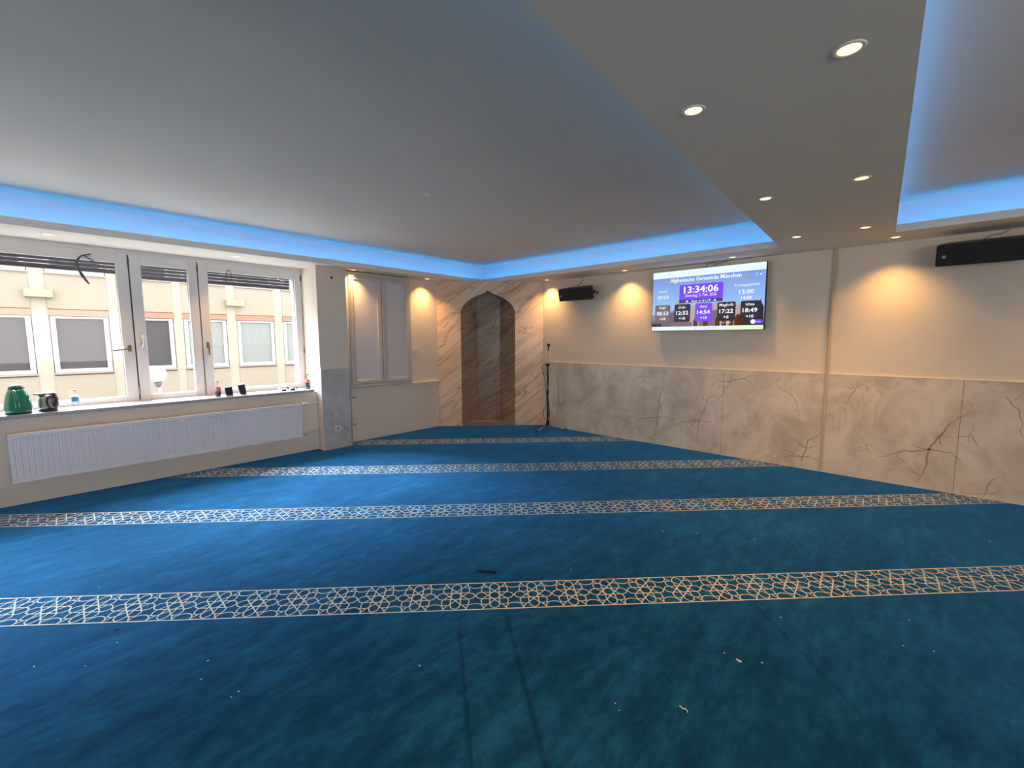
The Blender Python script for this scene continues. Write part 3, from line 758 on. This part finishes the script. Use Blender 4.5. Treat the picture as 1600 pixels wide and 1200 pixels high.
rect('bar', 0.004, 0.002, 0.996, 0.112, 7); rect('task', 0.004, 0.933, 0.996, 0.998, 7); rect('green', 0.70, 0.933, 0.996, 0.998, 8)
rect('pale', 0.004, 0.060, 0.996, 0.064, 8); rect('key', 0.03, 0.032, 0.034, 0.040, 9); rect('key', 0.165, 0.030, 0.172, 0.044, 9); rect('key', 0.31, 0.030, 0.318, 0.040, 9)
for u in (0.87, 0.89, 0.93, 0.95, 0.965): rect('key', u, 0.084, u+0.006, 0.092, 9)
rect('key', 0.02, 0.955, 0.030, 0.972, 9); text('key', 'Suchen', 0.060, 0.965, 0.016, 9)
for u, c in ((0.27, 'key'), (0.43, 'blu'), (0.455, 'yel'), (0.485, 'blu'), (0.51, 'key'), (0.535, 'red'), (0.56, 'grn'), (0.585, 'key'), (0.61, 'key')): rect(c, u, 0.957, u+0.008, 0.973, 9)
text('key', '13:34', 0.955, 0.965, 0.016, 9)
text('white', 'Afghanische Gemeinde München', 0.492, 0.170, 0.062, 9, 0.63, 0.012)
for u in (0.145, 0.842): poly('ochre', [(u-0.013, 0.205), (u-0.004, 0.150), (u+0.004, 0.150), (u+0.013, 0.205)], 9); disc('yel', u, 0.165, 0.005, 10, 10)
disc('pale', 0.926, 0.172, 0.013, 9); disc('sky', 0.926, 0.172, 0.010, 10); disc('white', 0.962, 0.172, 0.010, 9); disc('sky', 0.967, 0.165, 0.008, 10); rect('white', 0.978, 0.155, 0.990, 0.162, 9)
rrect('purple', 0.270, 0.245, 0.662, 0.53, 8, 0.014); rect('strip', 0.270, 0.492, 0.662, 0.545, 9)
text('white', '13:34:06', 0.467, 0.330, 0.108, 10, 0.31, 0.02); text('white', 'Dienstag, 3. Feb. 2026', 0.467, 0.432, 0.046, 10, 0.28)
text('white', 'Assr in 01:19', 0.470, 0.519, 0.034, 10, 0.175, 0.01)
for u in (0.345, 0.595): poly('white', [(u-0.012, 0.532), (u-0.006, 0.515), (u, 0.500), (u+0.006, 0.515), (u+0.012, 0.532)], 10)
text('white', 'Shuruk', 0.110, 0.333, 0.036, 9, 0.085); text('white', '07:33', 0.112, 0.430, 0.055, 9, 0.105, 0.012)
text('white', 'Freitagsgebet', 0.856, 0.322, 0.036, 9, 0.20); text('white', '13:00', 0.853, 0.421, 0.062, 9, 0.118, 0.012); text('white', '14:00', 0.855, 0.514, 0.045, 9, 0.085, 0.008)
for u0, u1, nm, tm, pl_, c in ((0.035, 0.187, 'Fadjr', '05:53', '+10', 'cardl'), (0.227, 0.379, 'Dohr', '12:32', '+10', 'card'), (0.423, 0.575, 'Assr', '14:54', '+10', 'purple'), (0.619, 0.772, 'Maghrib', '17:22', '+5', 'card'), (0.812, 0.962, 'Ishaa', '18:49', '+10', 'card')):
    rrect(c, u0, 0.562, u1, 0.856, 8, 0.014); uc_ = (u0+u1)/2
    text('white', nm, uc_, 0.613, 0.044, 10, {'Maghrib': 0.118}.get(nm, 0.068), 0.008); text('white', tm, uc_, 0.705, 0.062, 10, 0.116, 0.02); text('white', pl_, uc_, 0.797, 0.045, 10, 0.060 if pl_ != '+5' else 0.045, 0.02)
text('white', '+10', 0.70, 0.885, 0.030, 9, 0.07)
rrect('purple2', 0.895, 0.845, 0.992, 0.915, 11, 0.016); disc('white', 0.915, 0.880, 0.019, 12); text('purple', '?', 0.915, 0.880, 0.030, 13)
text('pale', 'Infos', 0.960, 0.880, 0.026, 13)
put(scr, 'screen', SCM, tv, recalc=False)
def wire(pts, r, m, parent=None, **k):
    q = MB(); q.tube(smooth_curve(pts, 6), r, 6); return q
q = wire([(5.86, 1.93, 2.39), (5.87, 1.90, 2.42), (5.86, 1.83, 2.43), (5.84, 1.76, 2.445)], 0.004, M_BLACK); put(q, 'cable', M_BLACK, tv)
q = wire([(5.86, 2.02, 2.38), (5.875, 2.02, 2.42), (5.87, 1.98, 2.445), (5.88, 1.90, 2.435)], 0.004, M_BLACK); put(q, 'cable', M_BLACK, tv)

# ------------------------------------------------------------------ wall speakers
def speaker(loc, lab, ln_, swap=False):
    t = thing('wall_speaker', lab, 'loudspeaker', loc, 0, 'black loudspeakers on the screen wall')
    tilt = Matrix.Rotation(math.radians(-14), 4, 'Y')           # front looks slightly down
    h = 0.095; d = 0.20; x0 = -0.12
    A = Matrix.Translation((x0, 0, 0)) @ tilt
    l2 = ln_/2
    # trapezoid body: narrower towards the wall
    q = MB(); b_ = bmesh.new()
    prof = [(-d/2, -l2), (-d/2, l2), (-0.01, l2-0.015), (d/2, l2-0.085), (d/2, -l2+0.085), (-0.01, -l2+0.015)]
    va = [b_.verts.new((x, y, -h)) for x, y in prof]; vb_ = [b_.verts.new((x, y, h)) for x, y in prof]
    b_.faces.new(va[::-1]); b_.faces.new(vb_)
    for i in range(6): b_.faces.new([va[i], va[(i+1) % 6], vb_[(i+1) % 6], vb_[i]])
    bmesh.ops.bevel(b_, geom=b_.edges[:], offset=0.008, segments=2, affect='EDGES'); q.merge(b_, A); q.build('cabinet', M_BLACK, t)
    q = MB(); q.bev(-d/2-0.010, -d/2+0.001, -l2+0.012, l2-0.012, -h+0.010, h-0.010, 0.004, mtx=A); q.build('grille', M_GRILLE, t)
    q = MB(); yb = l2-0.055
    q.bev(-d/2-0.0125, -d/2-0.010, yb-0.012, yb+0.012, -0.012-0.01, 0.012-0.01, 0.001, mtx=A); lg = q.build('badge', mat('silver_badge', (0.75, 0.75, 0.75), 0.3, metal=0.2), t, label='small silver square badge')
    q = MB()
    for a in (-0.0045, 0.0045): q.box(-d/2-0.0132, -d/2-0.0125, yb+a-0.0016, yb+a+0.0016, -0.018, 0.0, mtx=A)
    q.build('badge_mark', M_GRILLE, lg)
    for sg in (1, -1):
        q = MB(); q.lathe([(0.0, 0), (0.022, 0), (0.024, 0.006), (0.020, 0.022), (0.0, 0.024)], (0, 0, 0), 'Y', 14, mtx=A @ Matrix.Translation((0.03, sg*(l2-0.035) if sg > 0 else -(l2-0.035)-0.024, 0)))
        q.build('knob', M_BLACK, t)
    q = MB()
    for sg in (1, -1): q.box(-0.02, 0.118, sg*(l2-0.02)-0.003, sg*(l2-0.02)+0.003, -0.02, 0.02)
    q.box(0.108, 0.1195, -l2+0.02, l2-0.02, -0.025, 0.025)
    q.build('mounting_bracket', M_BLACK, t); return t
s1 = speaker((XT, 3.905, 2.195), 'small black wall loudspeaker between the mihrab and the television', 0.60)
q = wire([(-0.09, 0.03, 0.10), (-0.07, -0.01, 0.16), (-0.04, -0.03, 0.20), (-0.06, -0.02, 0.25)], 0.003, M_BLACK); q.build('cable', M_BLACK, s1)
q = wire([(-0.10, 0.10, 0.11), (-0.06, 0.02, 0.15), (-0.05, -0.05, 0.15), (-0.08, -0.08, 0.11)], 0.003, M_BLACK); q.build('cable', M_STRAP, s1)
s2 = speaker((XT, -0.40, 2.265), 'black wall loudspeaker at the right edge, right of the television', 0.62)
q = wire([(-0.10, 0.02, 0.10), (-0.06, -0.04, 0.14), (-0.02, -0.10, 0.15), (-0.004, -0.16, 0.185)], 0.003, M_BLACK); q.build('cable', M_STRAP, s2)

# ------------------------------------------------------------------ microphone stand
ms = thing('microphone_stand', 'black microphone stand with a coiled cable on a tripod foot beside the mihrab', 'microphone stand', (5.70, 4.42, 0))
for ex, ey in ((-0.36, -0.05), (0.08, -0.33), (0.09, 0.20)):
    q = MB(); q.tube([(0, 0, 0.075), (ex*0.93, ey*0.93, 0.020)], 0.0085); lg = q.build('leg', M_METAL, ms, label='shiny steel leg')
    q = MB(); q.tube([(ex*0.90, ey*0.90, 0.022), (ex, ey, 0.013)], [0.012, 0.0125]); q.build('rubber_foot', M_BLACK, lg)
q = MB(); q.lathe([(0.0, 0.045), (0.024, 0.05), (0.026, 0.10), (0.018, 0.13), (0.0, 0.13)], seg=16); q.build('hub', M_BLACK, ms)
q = MB(); q.lathe([(0.013, 0.06), (0.013, 0.62), (0.010, 0.622), (0.010, 1.06), (0.0, 1.06)], seg=12); q.build('pole', M_BLACK, ms)
q = MB(); q.lathe([(0.0, 0.585), (0.019, 0.59), (0.019, 0.655), (0.0, 0.66)], seg=12); q.build('collar', M_BLACK, ms)
q = MB(); q.lathe([(0, -0.03), (0.02, -0.028), (0.022, 0.028), (0, 0.03)], (0.0, 0.0, 1.07), 'Y', 14); q.build('clamp', M_BLACK, ms)
q = MB(); q.tube([(-0.02, 0.03, 0.90), (0, 0, 1.07), (0.0, -0.008, 1.355)], 0.0055); q.build('boom', M_METAL, ms)
mc = MB(); mc.tube([(0, -0.004, 1.30), (0, -0.010, 1.365)], [0.009, 0.013], 12); mic = mc.build('microphone', M_BLACK, ms)
q = MB(); q.lathe([(0, 0), (0.014, 0.002), (0.026, 0.014), (0.028, 0.028), (0.022, 0.044), (0, 0.052)], (0, -0.011, 1.365), seg=16); q.build('microphone_head', M_GRILLE, mic)
q = MB(); q.tube(smooth_curve([(0.0, 0.0, 1.075), (-0.02, 0.05, 1.075), (-0.035, 0.095, 1.045), (-0.03, 0.085, 0.98), (-0.02, 0.05, 0.85), (-0.018, 0.03, 0.70), (-0.015, 0.012, 0.5), (-0.02, 0.02, 0.40), (-0.03, 0.06, 0.30), (-0.03, 0.055, 0.20), (-0.02, 0.012, 0.13), (-0.01, -0.01, 0.16), (-0.03, -0.05, 0.30), (-0.02, -0.03, 0.45), (-0.014, 0.0, 0.60), (-0.018, -0.03, 0.80), (-0.014, -0.012, 1.0), (-0.02, 0.03, 1.06)], 5), 0.0048, 6); q.build('cable', M_BLACK, ms)
q = MB(); q.tube(smooth_curve([(-0.018, 0.005, 0.62), (-0.02, -0.035, 0.45), (-0.03, -0.06, 0.28), (-0.03, -0.055, 0.16), (-0.03, -0.05, 0.10)], 5), [0.0045]*16+[0.009]*5, 6); q.build('cable', M_BLACK, ms)
q = MB(); q.tube(smooth_curve([(-0.02, 0.03, 1.05), (-0.03, 0.045, 0.98), (-0.025, 0.01, 0.90), (-0.03, -0.005, 0.78), (-0.02, -0.03, 0.72), (-0.02, -0.01, 0.90), (-0.018, 0.0, 1.03)], 5), 0.005, 6); q.build('cable', M_BLACK, ms)

# ------------------------------------------------------------------ things on the sill
ZSL = 0.830
# green kettle
M_GRNK = mat('glossy_green_plastic', (0.010, 0.22, 0.13), 0.18, coat=0.6)
M_DGRN = mat('dark_green_plastic', (0.008, 0.09, 0.06), 0.35)
gk = thing('green_kettle', 'tall domed glossy green plastic kettle at the left end of the sill', 'kettle', (-0.130, 5.975, ZSL), 0.0)
q = MB(); q.lathe([(0.082, 0.012), (0.088, 0.02), (0.090, 0.05), (0.085, 0.10), (0.075, 0.16), (0.062, 0.205), (0.055, 0.222)], seg=32, sy=0.9); q.build('body', M_GRNK, gk)
q = MB(); q.lathe([(0.0545, 0.2235), (0.053, 0.230), (0.045, 0.247), (0.031, 0.260), (0.016, 0.267), (0.0, 0.269)], seg=32, sy=0.9); q.build('lid', M_DGRN, gk)
q = MB(); q.lathe([(0.0, 0.0), (0.083, 0.0), (0.085, 0.011), (0.0, 0.0115)], seg=32, sy=0.9); q.build('base', M_BLACK, gk)
q = MB(); q.tube(smooth_curve([(-0.012, -0.060, 0.215), (-0.012, -0.092, 0.205), (-0.008, -0.104, 0.15), (-0.004, -0.100, 0.09), (-0.002, -0.080, 0.06)], 5), 0.010, 10); q.build('handle', M_GRNK, gk)
q = MB(); q.tube(smooth_curve([(-0.07, 0.02, 0.006), (-0.14, 0.03, 0.006), (-0.25, 0.08, 0.006)], 5), 0.003, 6); q.build('cable', M_TAN, gk)
# steel kettle
M_SMOKE = mat('smoked_purple_plastic', (0.07, 0.03, 0.04), 0.25)
M_STEEL = mat('brushed_steel', (0.50, 0.44, 0.38), 0.35, metal=0.9)
sk = thing('steel_kettle', 'short brushed steel and dark plastic kettle on the sill beside the green one', 'kettle', (0.055, 5.975, ZSL))
q = MB(); q.lathe([(0.060, 0.028), (0.063, 0.04), (0.062, 0.10), (0.056, 0.160)], seg=28); q.build('body', M_STEEL, sk)
q = MB(); q.lathe([(0.0, 0.0), (0.064, 0.0), (0.066, 0.012), (0.062, 0.0275), (0.0, 0.0275)], seg=28); q.build('base', M_BLACK, sk)
q = MB(); q.prism([(-0.085, -0.03, 0.162), (-0.055, -0.055, 0.162), (0.05, -0.055, 0.162), (0.066, -0.03, 0.162), (0.066, 0.03, 0.162), (0.05, 0.055, 0.162), (-0.055, 0.055, 0.162), (-0.07, 0.03, 0.162)], (0.0, 0, 0.012)); q.build('lid', mat('grey_purple_lid', (0.16, 0.14, 0.18), 0.35), sk)
q = MB(); q.lathe([(0.030, 0.03), (0.036, 0.05), (0.036, 0.12), (0.026, 0.158)], (0.038, -0.020, 0), seg=18); q.build('water_gauge', M_SMOKE, sk)
q = MB(); q.tube(smooth_curve([(0.030, -0.05, 0.150), (0.010, -0.085, 0.145), (-0.004, -0.098, 0.10), (0.002, -0.092, 0.06), (0.020, -0.060, 0.035)], 5), 0.009, 10); q.build('handle', M_BLACK, sk)
# bottles
def bottle(loc, lab, h, r, lc, liquid, lh, capc, name='plastic_bottle'):
    t = thing(name, lab, 'bottle', loc)
    q = MB(); q.lathe([(0.0, 0.001), (r*0.86, 0.0), (r, 0.01), (r, h*0.30), (r*0.90, h*0.36), (r*0.96, h*0.42), (r, h*0.60), (r*0.85, h*0.70), (r*0.45, h*0.84), (0.012, h*0.90), (0.012, h*0.95)], seg=20); q.build('bottle_body', M_PET, t)
    q = MB(); q.lathe([(0.0, h*0.935), (0.0145, h*0.935), (0.0145, h), (0.0, h)], seg=16); q.build('cap', capc, t)
    q = MB(); q.lathe([(r*1.015, h*0.40), (r*1.02, h*0.42), (r*1.02, h*0.60), (r*1.015, h*0.62)], seg=20); q.build('bottle_label', lc, t)
    if liquid:
        q = MB(); q.lathe([(0.0, 0.003), (r*0.84, 0.003), (r*0.95, 0.012), (r*0.95, min(lh, h*0.3)), (r*0.85, max(lh, 0.02)), (0.0, max(lh, 0.02))], seg=18); q.build('drink', liquid, t)
    return t
M_RED = mat('red_label', (0.55, 0.035, 0.035), 0.4); M_COLA = mat('dark_cola', (0.03, 0.015, 0.03), 0.15)
M_BLUEL = mat('blue_water_label', (0.12, 0.42, 0.68), 0.4); M_GREYCAP = mat('grey_cap', (0.25, 0.25, 0.27), 0.5)
wb = bottle((0.240, 5.965, ZSL), 'clear water bottle with a blue label standing beside the steel kettle', 0.185, 0.029, M_BLUEL, None, 0, M_GREYCAP)
q = MB(); q.lathe([(0.0285, 0.112), (0.030, 0.113), (0.030, 0.125), (0.0285, 0.126)], seg=20); q.build('bottle_label', M_WHITE, wb)
b1 = bottle((1.425, 5.975, ZSL), 'small cola bottle with a red label below the narrow window sash', 0.180, 0.030, M_RED, M_COLA, 0.065, M_GREYCAP)
b2 = bottle((2.465, 5.985, ZSL), 'red-capped cola bottle at the right end of the sill against the jamb', 0.200, 0.031, M_RED, M_COLA, 0.090, mat('red_cap', (0.5, 0.08, 0.03), 0.4))
for bt, rad in ((b1, 0.0309), (b2, 0.0320)):       # white script-like swash on the red label
    q = MB(); pts = []
    for k in range(13):
        a = math.radians(-165+k*12.5); zz = (0.092 if bt is b1 else 0.103) + 0.008*math.sin(k*0.9)
        pts.append((rad*math.cos(a)*1.03, rad*math.sin(a)*1.03, zz))
    q.tube(pts, 0.0035, 5); q.build('label_mark', M_WHITE, bt)
# small black speakers, upright
def desk_speaker(loc, lab, wd, h, lean):
    t = thing('desk_speaker', lab, 'loudspeaker', loc, -0.15, 'small black desk speakers on the sill')
    A = Matrix.Rotation(lean, 4, 'Y')
    q = MB(); q.bev(-wd/2, wd/2, -0.035, 0.045, 0.006, h, 0.010, 3, mtx=A); q.build('cabinet', mat('charcoal_plastic', (0.035, 0.033, 0.038), 0.5), t)
    q = MB(); q.bev(-wd/2+0.008, wd/2-0.008, -0.0385, -0.034, 0.016, h-0.010, 0.004, mtx=A); q.build('grille', M_GRILLE, t)
    q = MB(); q.bev(-wd/2-0.004, wd/2+0.008, -0.050, 0.040, 0.0, 0.008, 0.003); q.build('base', M_METAL if lean < 0.13 else M_BLACK, t); return t
desk_speaker((1.545, 5.985, ZSL), 'shorter black desk speaker on the sill next to the small cola bottle', 0.072, 0.108, -0.10)
desk_speaker((1.690, 5.99, ZSL), 'taller black desk speaker on the sill under the right window sash', 0.070, 0.128, -0.14)
# sunglasses-like dark clamps near the right end
def clamp(loc, lab, rz):
    t = thing('lavalier_clip', lab, 'clip', loc, rz, 'small black clips on the sill')
    q = MB(); q.lathe([(0.0, 0.0), (0.026, 0.0), (0.030, 0.010), (0.024, 0.028), (0.0, 0.030)], seg=16, sx=1.1, sy=0.8); q.build('clip_body', M_BLACK, t)
    q = MB(); q.tube(smooth_curve([(0.01, 0, 0.025), (0.035, -0.01, 0.044), (0.052, -0.012, 0.030), (0.048, -0.01, 0.008)], 5), 0.006, 8); q.build('clip_arm', M_BLACK, t)
    q = MB(); q.tube([(-0.018, -0.02, 0.026), (0.018, -0.02, 0.030)], 0.005, 6); q.build('clip_pin', M_METAL, t)
    return t
clamp((2.155, 5.975, ZSL), 'left of the two small dark plastic gadgets near the right end of the sill', 0.3)
clamp((2.262, 5.975, ZSL), 'right of the two small dark plastic gadgets near the right end of the sill', -0.2)
q = MB(); q.tube(smooth_curve([(2.07, 5.97, 0.834), (2.09, 5.99, 0.858), (2.115, 5.99, 0.872), (2.13, 5.975, 0.85), (2.118, 5.96, 0.836)], 5), 0.004, 6)
q.build('cable', M_METAL, label='small looped grey wire left of the dark gadgets on the sill', cat='cable')

# ------------------------------------------------------------------ lint and scraps on the carpet
M_LINT = mat('pale_lint', (0.62, 0.56, 0.46), 0.9)
def scrap(x, y, lab, sz, m, name='lint', cat='lint', group='pale crumbs scattered on the carpet'):
    q = MB(); b_ = bmesh.new(); bmesh.ops.create_icosphere(b_, subdivisions=1, radius=1.0); a = random.random()*PI
    for v_ in b_.verts:
        c_ = v_.co; jx = 1+random.uniform(-0.3, 0.3)
        X_ = c_.x*sz*random.uniform(0.9, 1.3)*jx; Y_ = c_.y*sz*0.5*jx; v_.co = Vector((X_*math.cos(a)-Y_*math.sin(a), X_*math.sin(a)+Y_*math.cos(a), max(0.0, c_.z*sz*0.35+sz*0.3)))
    q.merge(b_); o = q.build(name, m, label=lab, cat=cat, group=group); o.location = (x, y, 0.0005)
CR = [(1.49,0.78),(1.51,0.81),(2.12,0.57),(1.09,1.58),(0.44,2.34),(0.39,2.23),(0.45,2.02),(0.48,2.03),(0.17,2.82),(-0.11,2.89),(0.05,2.72),(3.36,1.14),(3.21,1.35),(2.26,1.55),(4.04,0.27),(2.61,0.43),(3.04,-0.08),(2.17,0.42),(2.76,-0.06),(2.81,-0.17),(2.99,0.44),(0.16,3.55),(3.54,0.78),(4.66,-0.51)]
for x, y in CR: scrap(x, y, 'tiny pale crumb of lint lying on the blue carpet', random.uniform(0.004, 0.007), M_LINT)
scrap(2.11, 0.50, 'larger pale fluff ball on the carpet in the right foreground', 0.012, M_LINT, group=None)
q = MB(); q.tube(smooth_curve([(1.673, 0.607, 0.004), (1.668, 0.600, 0.008), (1.666, 0.592, 0.006), (1.670, 0.584, 0.008), (1.668, 0.576, 0.006), (1.662, 0.570, 0.004)], 4), 0.0022, 6)
q.build('straw_scrap', M_LINT, label='thin curled straw-coloured scrap on the carpet at the bottom right of centre', cat='scrap')
q = MB(); M_DK = mat('dark_twig', (0.006, 0.015, 0.022), 0.95)
q.tube(smooth_curve([(1.825, 1.985, 0.005), (1.842, 1.962, 0.011), (1.858, 1.940, 0.007), (1.868, 1.925, 0.010), (1.880, 1.905, 0.008), (1.902, 1.878, 0.005)], 4), [0.004+0.004*random.random() for _ in range(21)], 6)
q.build('dark_scrap', M_DK, label='dark elongated scrap on the carpet just beyond the nearest patterned border', cat='scrap')
for x, y in ((0.47, 3.40), (0.18, 2.95), (1.58, 0.86)): scrap(x, y, 'tiny dark crumb on the blue carpet', 0.007, M_DK, group='dark crumbs scattered on the carpet')

# ------------------------------------------------------------------ outside: facade across the courtyard
YF = 19.5
def fac(name, col, r=0.85):
    m = mat(name, col, r, spec=0.2); v = coords(m); n = noise(m, v, 0.8, 5)
    L(m, ramp(m, n.outputs[0], [(0.3, tuple(c*0.95 for c in col)), (0.7, col)]), bsdf(m).inputs['Base Color']); return m
M_FAC = fac('cream_facade_render', (0.235, 0.205, 0.165)); M_FACP = fac('pale_facade_panel', (0.27, 0.245, 0.205))
M_LINTEL = mat('terracotta_lintel', (0.23, 0.12, 0.08), 0.8); M_WF = mat('white_outer_frame', (0.34, 0.34, 0.37), 0.5)
M_PANE = mat('dark_reflecting_pane', (0.045, 0.042, 0.046), 0.35, spec=0.15); M_CURT = mat('pale_curtained_pane', (0.13, 0.15, 0.145), 0.3)
M_WBOX = mat('cream_vent_box', (0.22, 0.205, 0.14), 0.7)
bld = thing('office_building', 'cream rendered building with rows of white framed windows across the courtyard', 'building', (3.0, YF, -3.2))
WX = [-4.68, -2.99, -1.30, 0.42, 2.12, 3.76, 5.46, 7.16, 8.86, 10.56]; WW = 1.33
q = MB(); q.box(-9, 16, YF+0.12, YF+6, -3.2, 5.9)
child_at(q, 'wall', M_FAC, bld)
for i, x in enumerate(WX):                      # piers between the window columns
    child_at(B(x+WW+0.02, (WX[i+1] if i+1 < len(WX) else x+1.69)-0.02, YF+0.02, YF+0.13, -3.2, 5.9), 'pier', M_FACP, bld)
for z in (-0.72, 2.42, 5.5):
    for x in WX: child_at(B(x-0.02, x+WW+0.02, YF, YF+0.13, z+0.02, z+1.10), 'spandrel_panel', M_FAC, bld)
for r_, zb in enumerate((-2.6, 0.47, 3.54)):
    for i, x in enumerate(WX):
        if not (1 <= r_ or 2 <= i <= 7): continue
        z1 = zb+1.75
        f = MB()
        for a in ((x, x+0.12, zb, z1), (x+WW-0.12, x+WW, zb, z1), (x+0.119, x+WW-0.119, zb+0.001, zb+0.11), (x+0.119, x+WW-0.119, z1-0.07, z1-0.001)): f.bev(a[0], a[1], YF+0.03, YF+0.16, a[2], a[3], 0.01)
        fo = child_at(f, 'window', M_WF, bld)
        g = B(x+0.11, x+WW-0.11, YF+0.10, YF+0.14, zb+0.10, z1-0.06).build('pane', M_CURT if i >= 5 else M_PANE, None)
        g.parent = fo
        if i >= 5:                              # half curtain folds
            c2 = MB(); n_ = 26; st = (WW-0.24)/n_
            for k in range(n_): c2.box(x+0.12+k*st, x+0.12+k*st+st*0.62, YF+0.092, YF+0.10, zb+(0.12 if i == 7 else 0.80), z1-0.07)
            c2o = c2.build('curtain', mat('net_curtain', (0.20, 0.22, 0.21), 0.8), None); c2o.parent = fo
        s_ = B(x-0.03, x+WW+0.03, YF-0.06, YF+0.12, zb-0.05, zb).build('sill', mat('grey_outer_sill', (0.20, 0.17, 0.16), 0.6), None); s_.parent = fo
        f = MB(); f.box(x-0.03, x+WW+0.03, YF-0.02, YF+0.125, z1+0.01, z1+0.20)
        child_at(f, 'lintel', M_LINTEL, bld, label='terracotta coloured lintel')
for x, z in ((-0.06, 2.76), (5.08, 2.76)):
    f = MB(); f.bev(x, x+0.60, YF-0.22, YF+0.02, z, z+0.24, 0.02); child_at(f, 'vent_box', M_WBOX, bld, label='pale yellow box')
B(-12, 20, 6.42, 30, -3.4, -3.2).build('ground', mat('courtyard_paving', (0.22, 0.21, 0.20), 0.9), kind='structure')
B(-12, 20, 6.42, 6.6, -3.2, -0.3).build('wall_outer', M_FAC, kind='structure')
# globe street lamp
gl = thing('globe_lamp', 'white globe lamp on a slim post outside behind the narrow middle sash', 'outdoor lamp', (1.33, 9.0, -3.2))
q = MB(); b_ = bmesh.new(); bmesh.ops.create_uvsphere(b_, u_segments=28, v_segments=18, radius=0.125)
for f_ in b_.faces: f_.smooth = True
q.merge(b_, Matrix.Translation((0, 0, 4.135))); q.build('globe', mat('opal_white_glass', (0.50, 0.50, 0.52), 0.25), gl)
M_GF = mat('grey_lamp_fitting', (0.07, 0.07, 0.10), 0.5)
q = MB(); q.lathe([(0.0, 4.015), (0.05, 4.015), (0.055, 3.985), (0.035, 3.95), (0.03, 3.93), (0.0, 3.93)], seg=16); q.build('fitting', M_GF, gl)
q = MB(); q.tube([(0.02, 0, 0.0), (0.02, 0, 3.935)], 0.022, 10); q.build('post', mat('cream_lamp_post', (0.38, 0.34, 0.28), 0.6), gl)
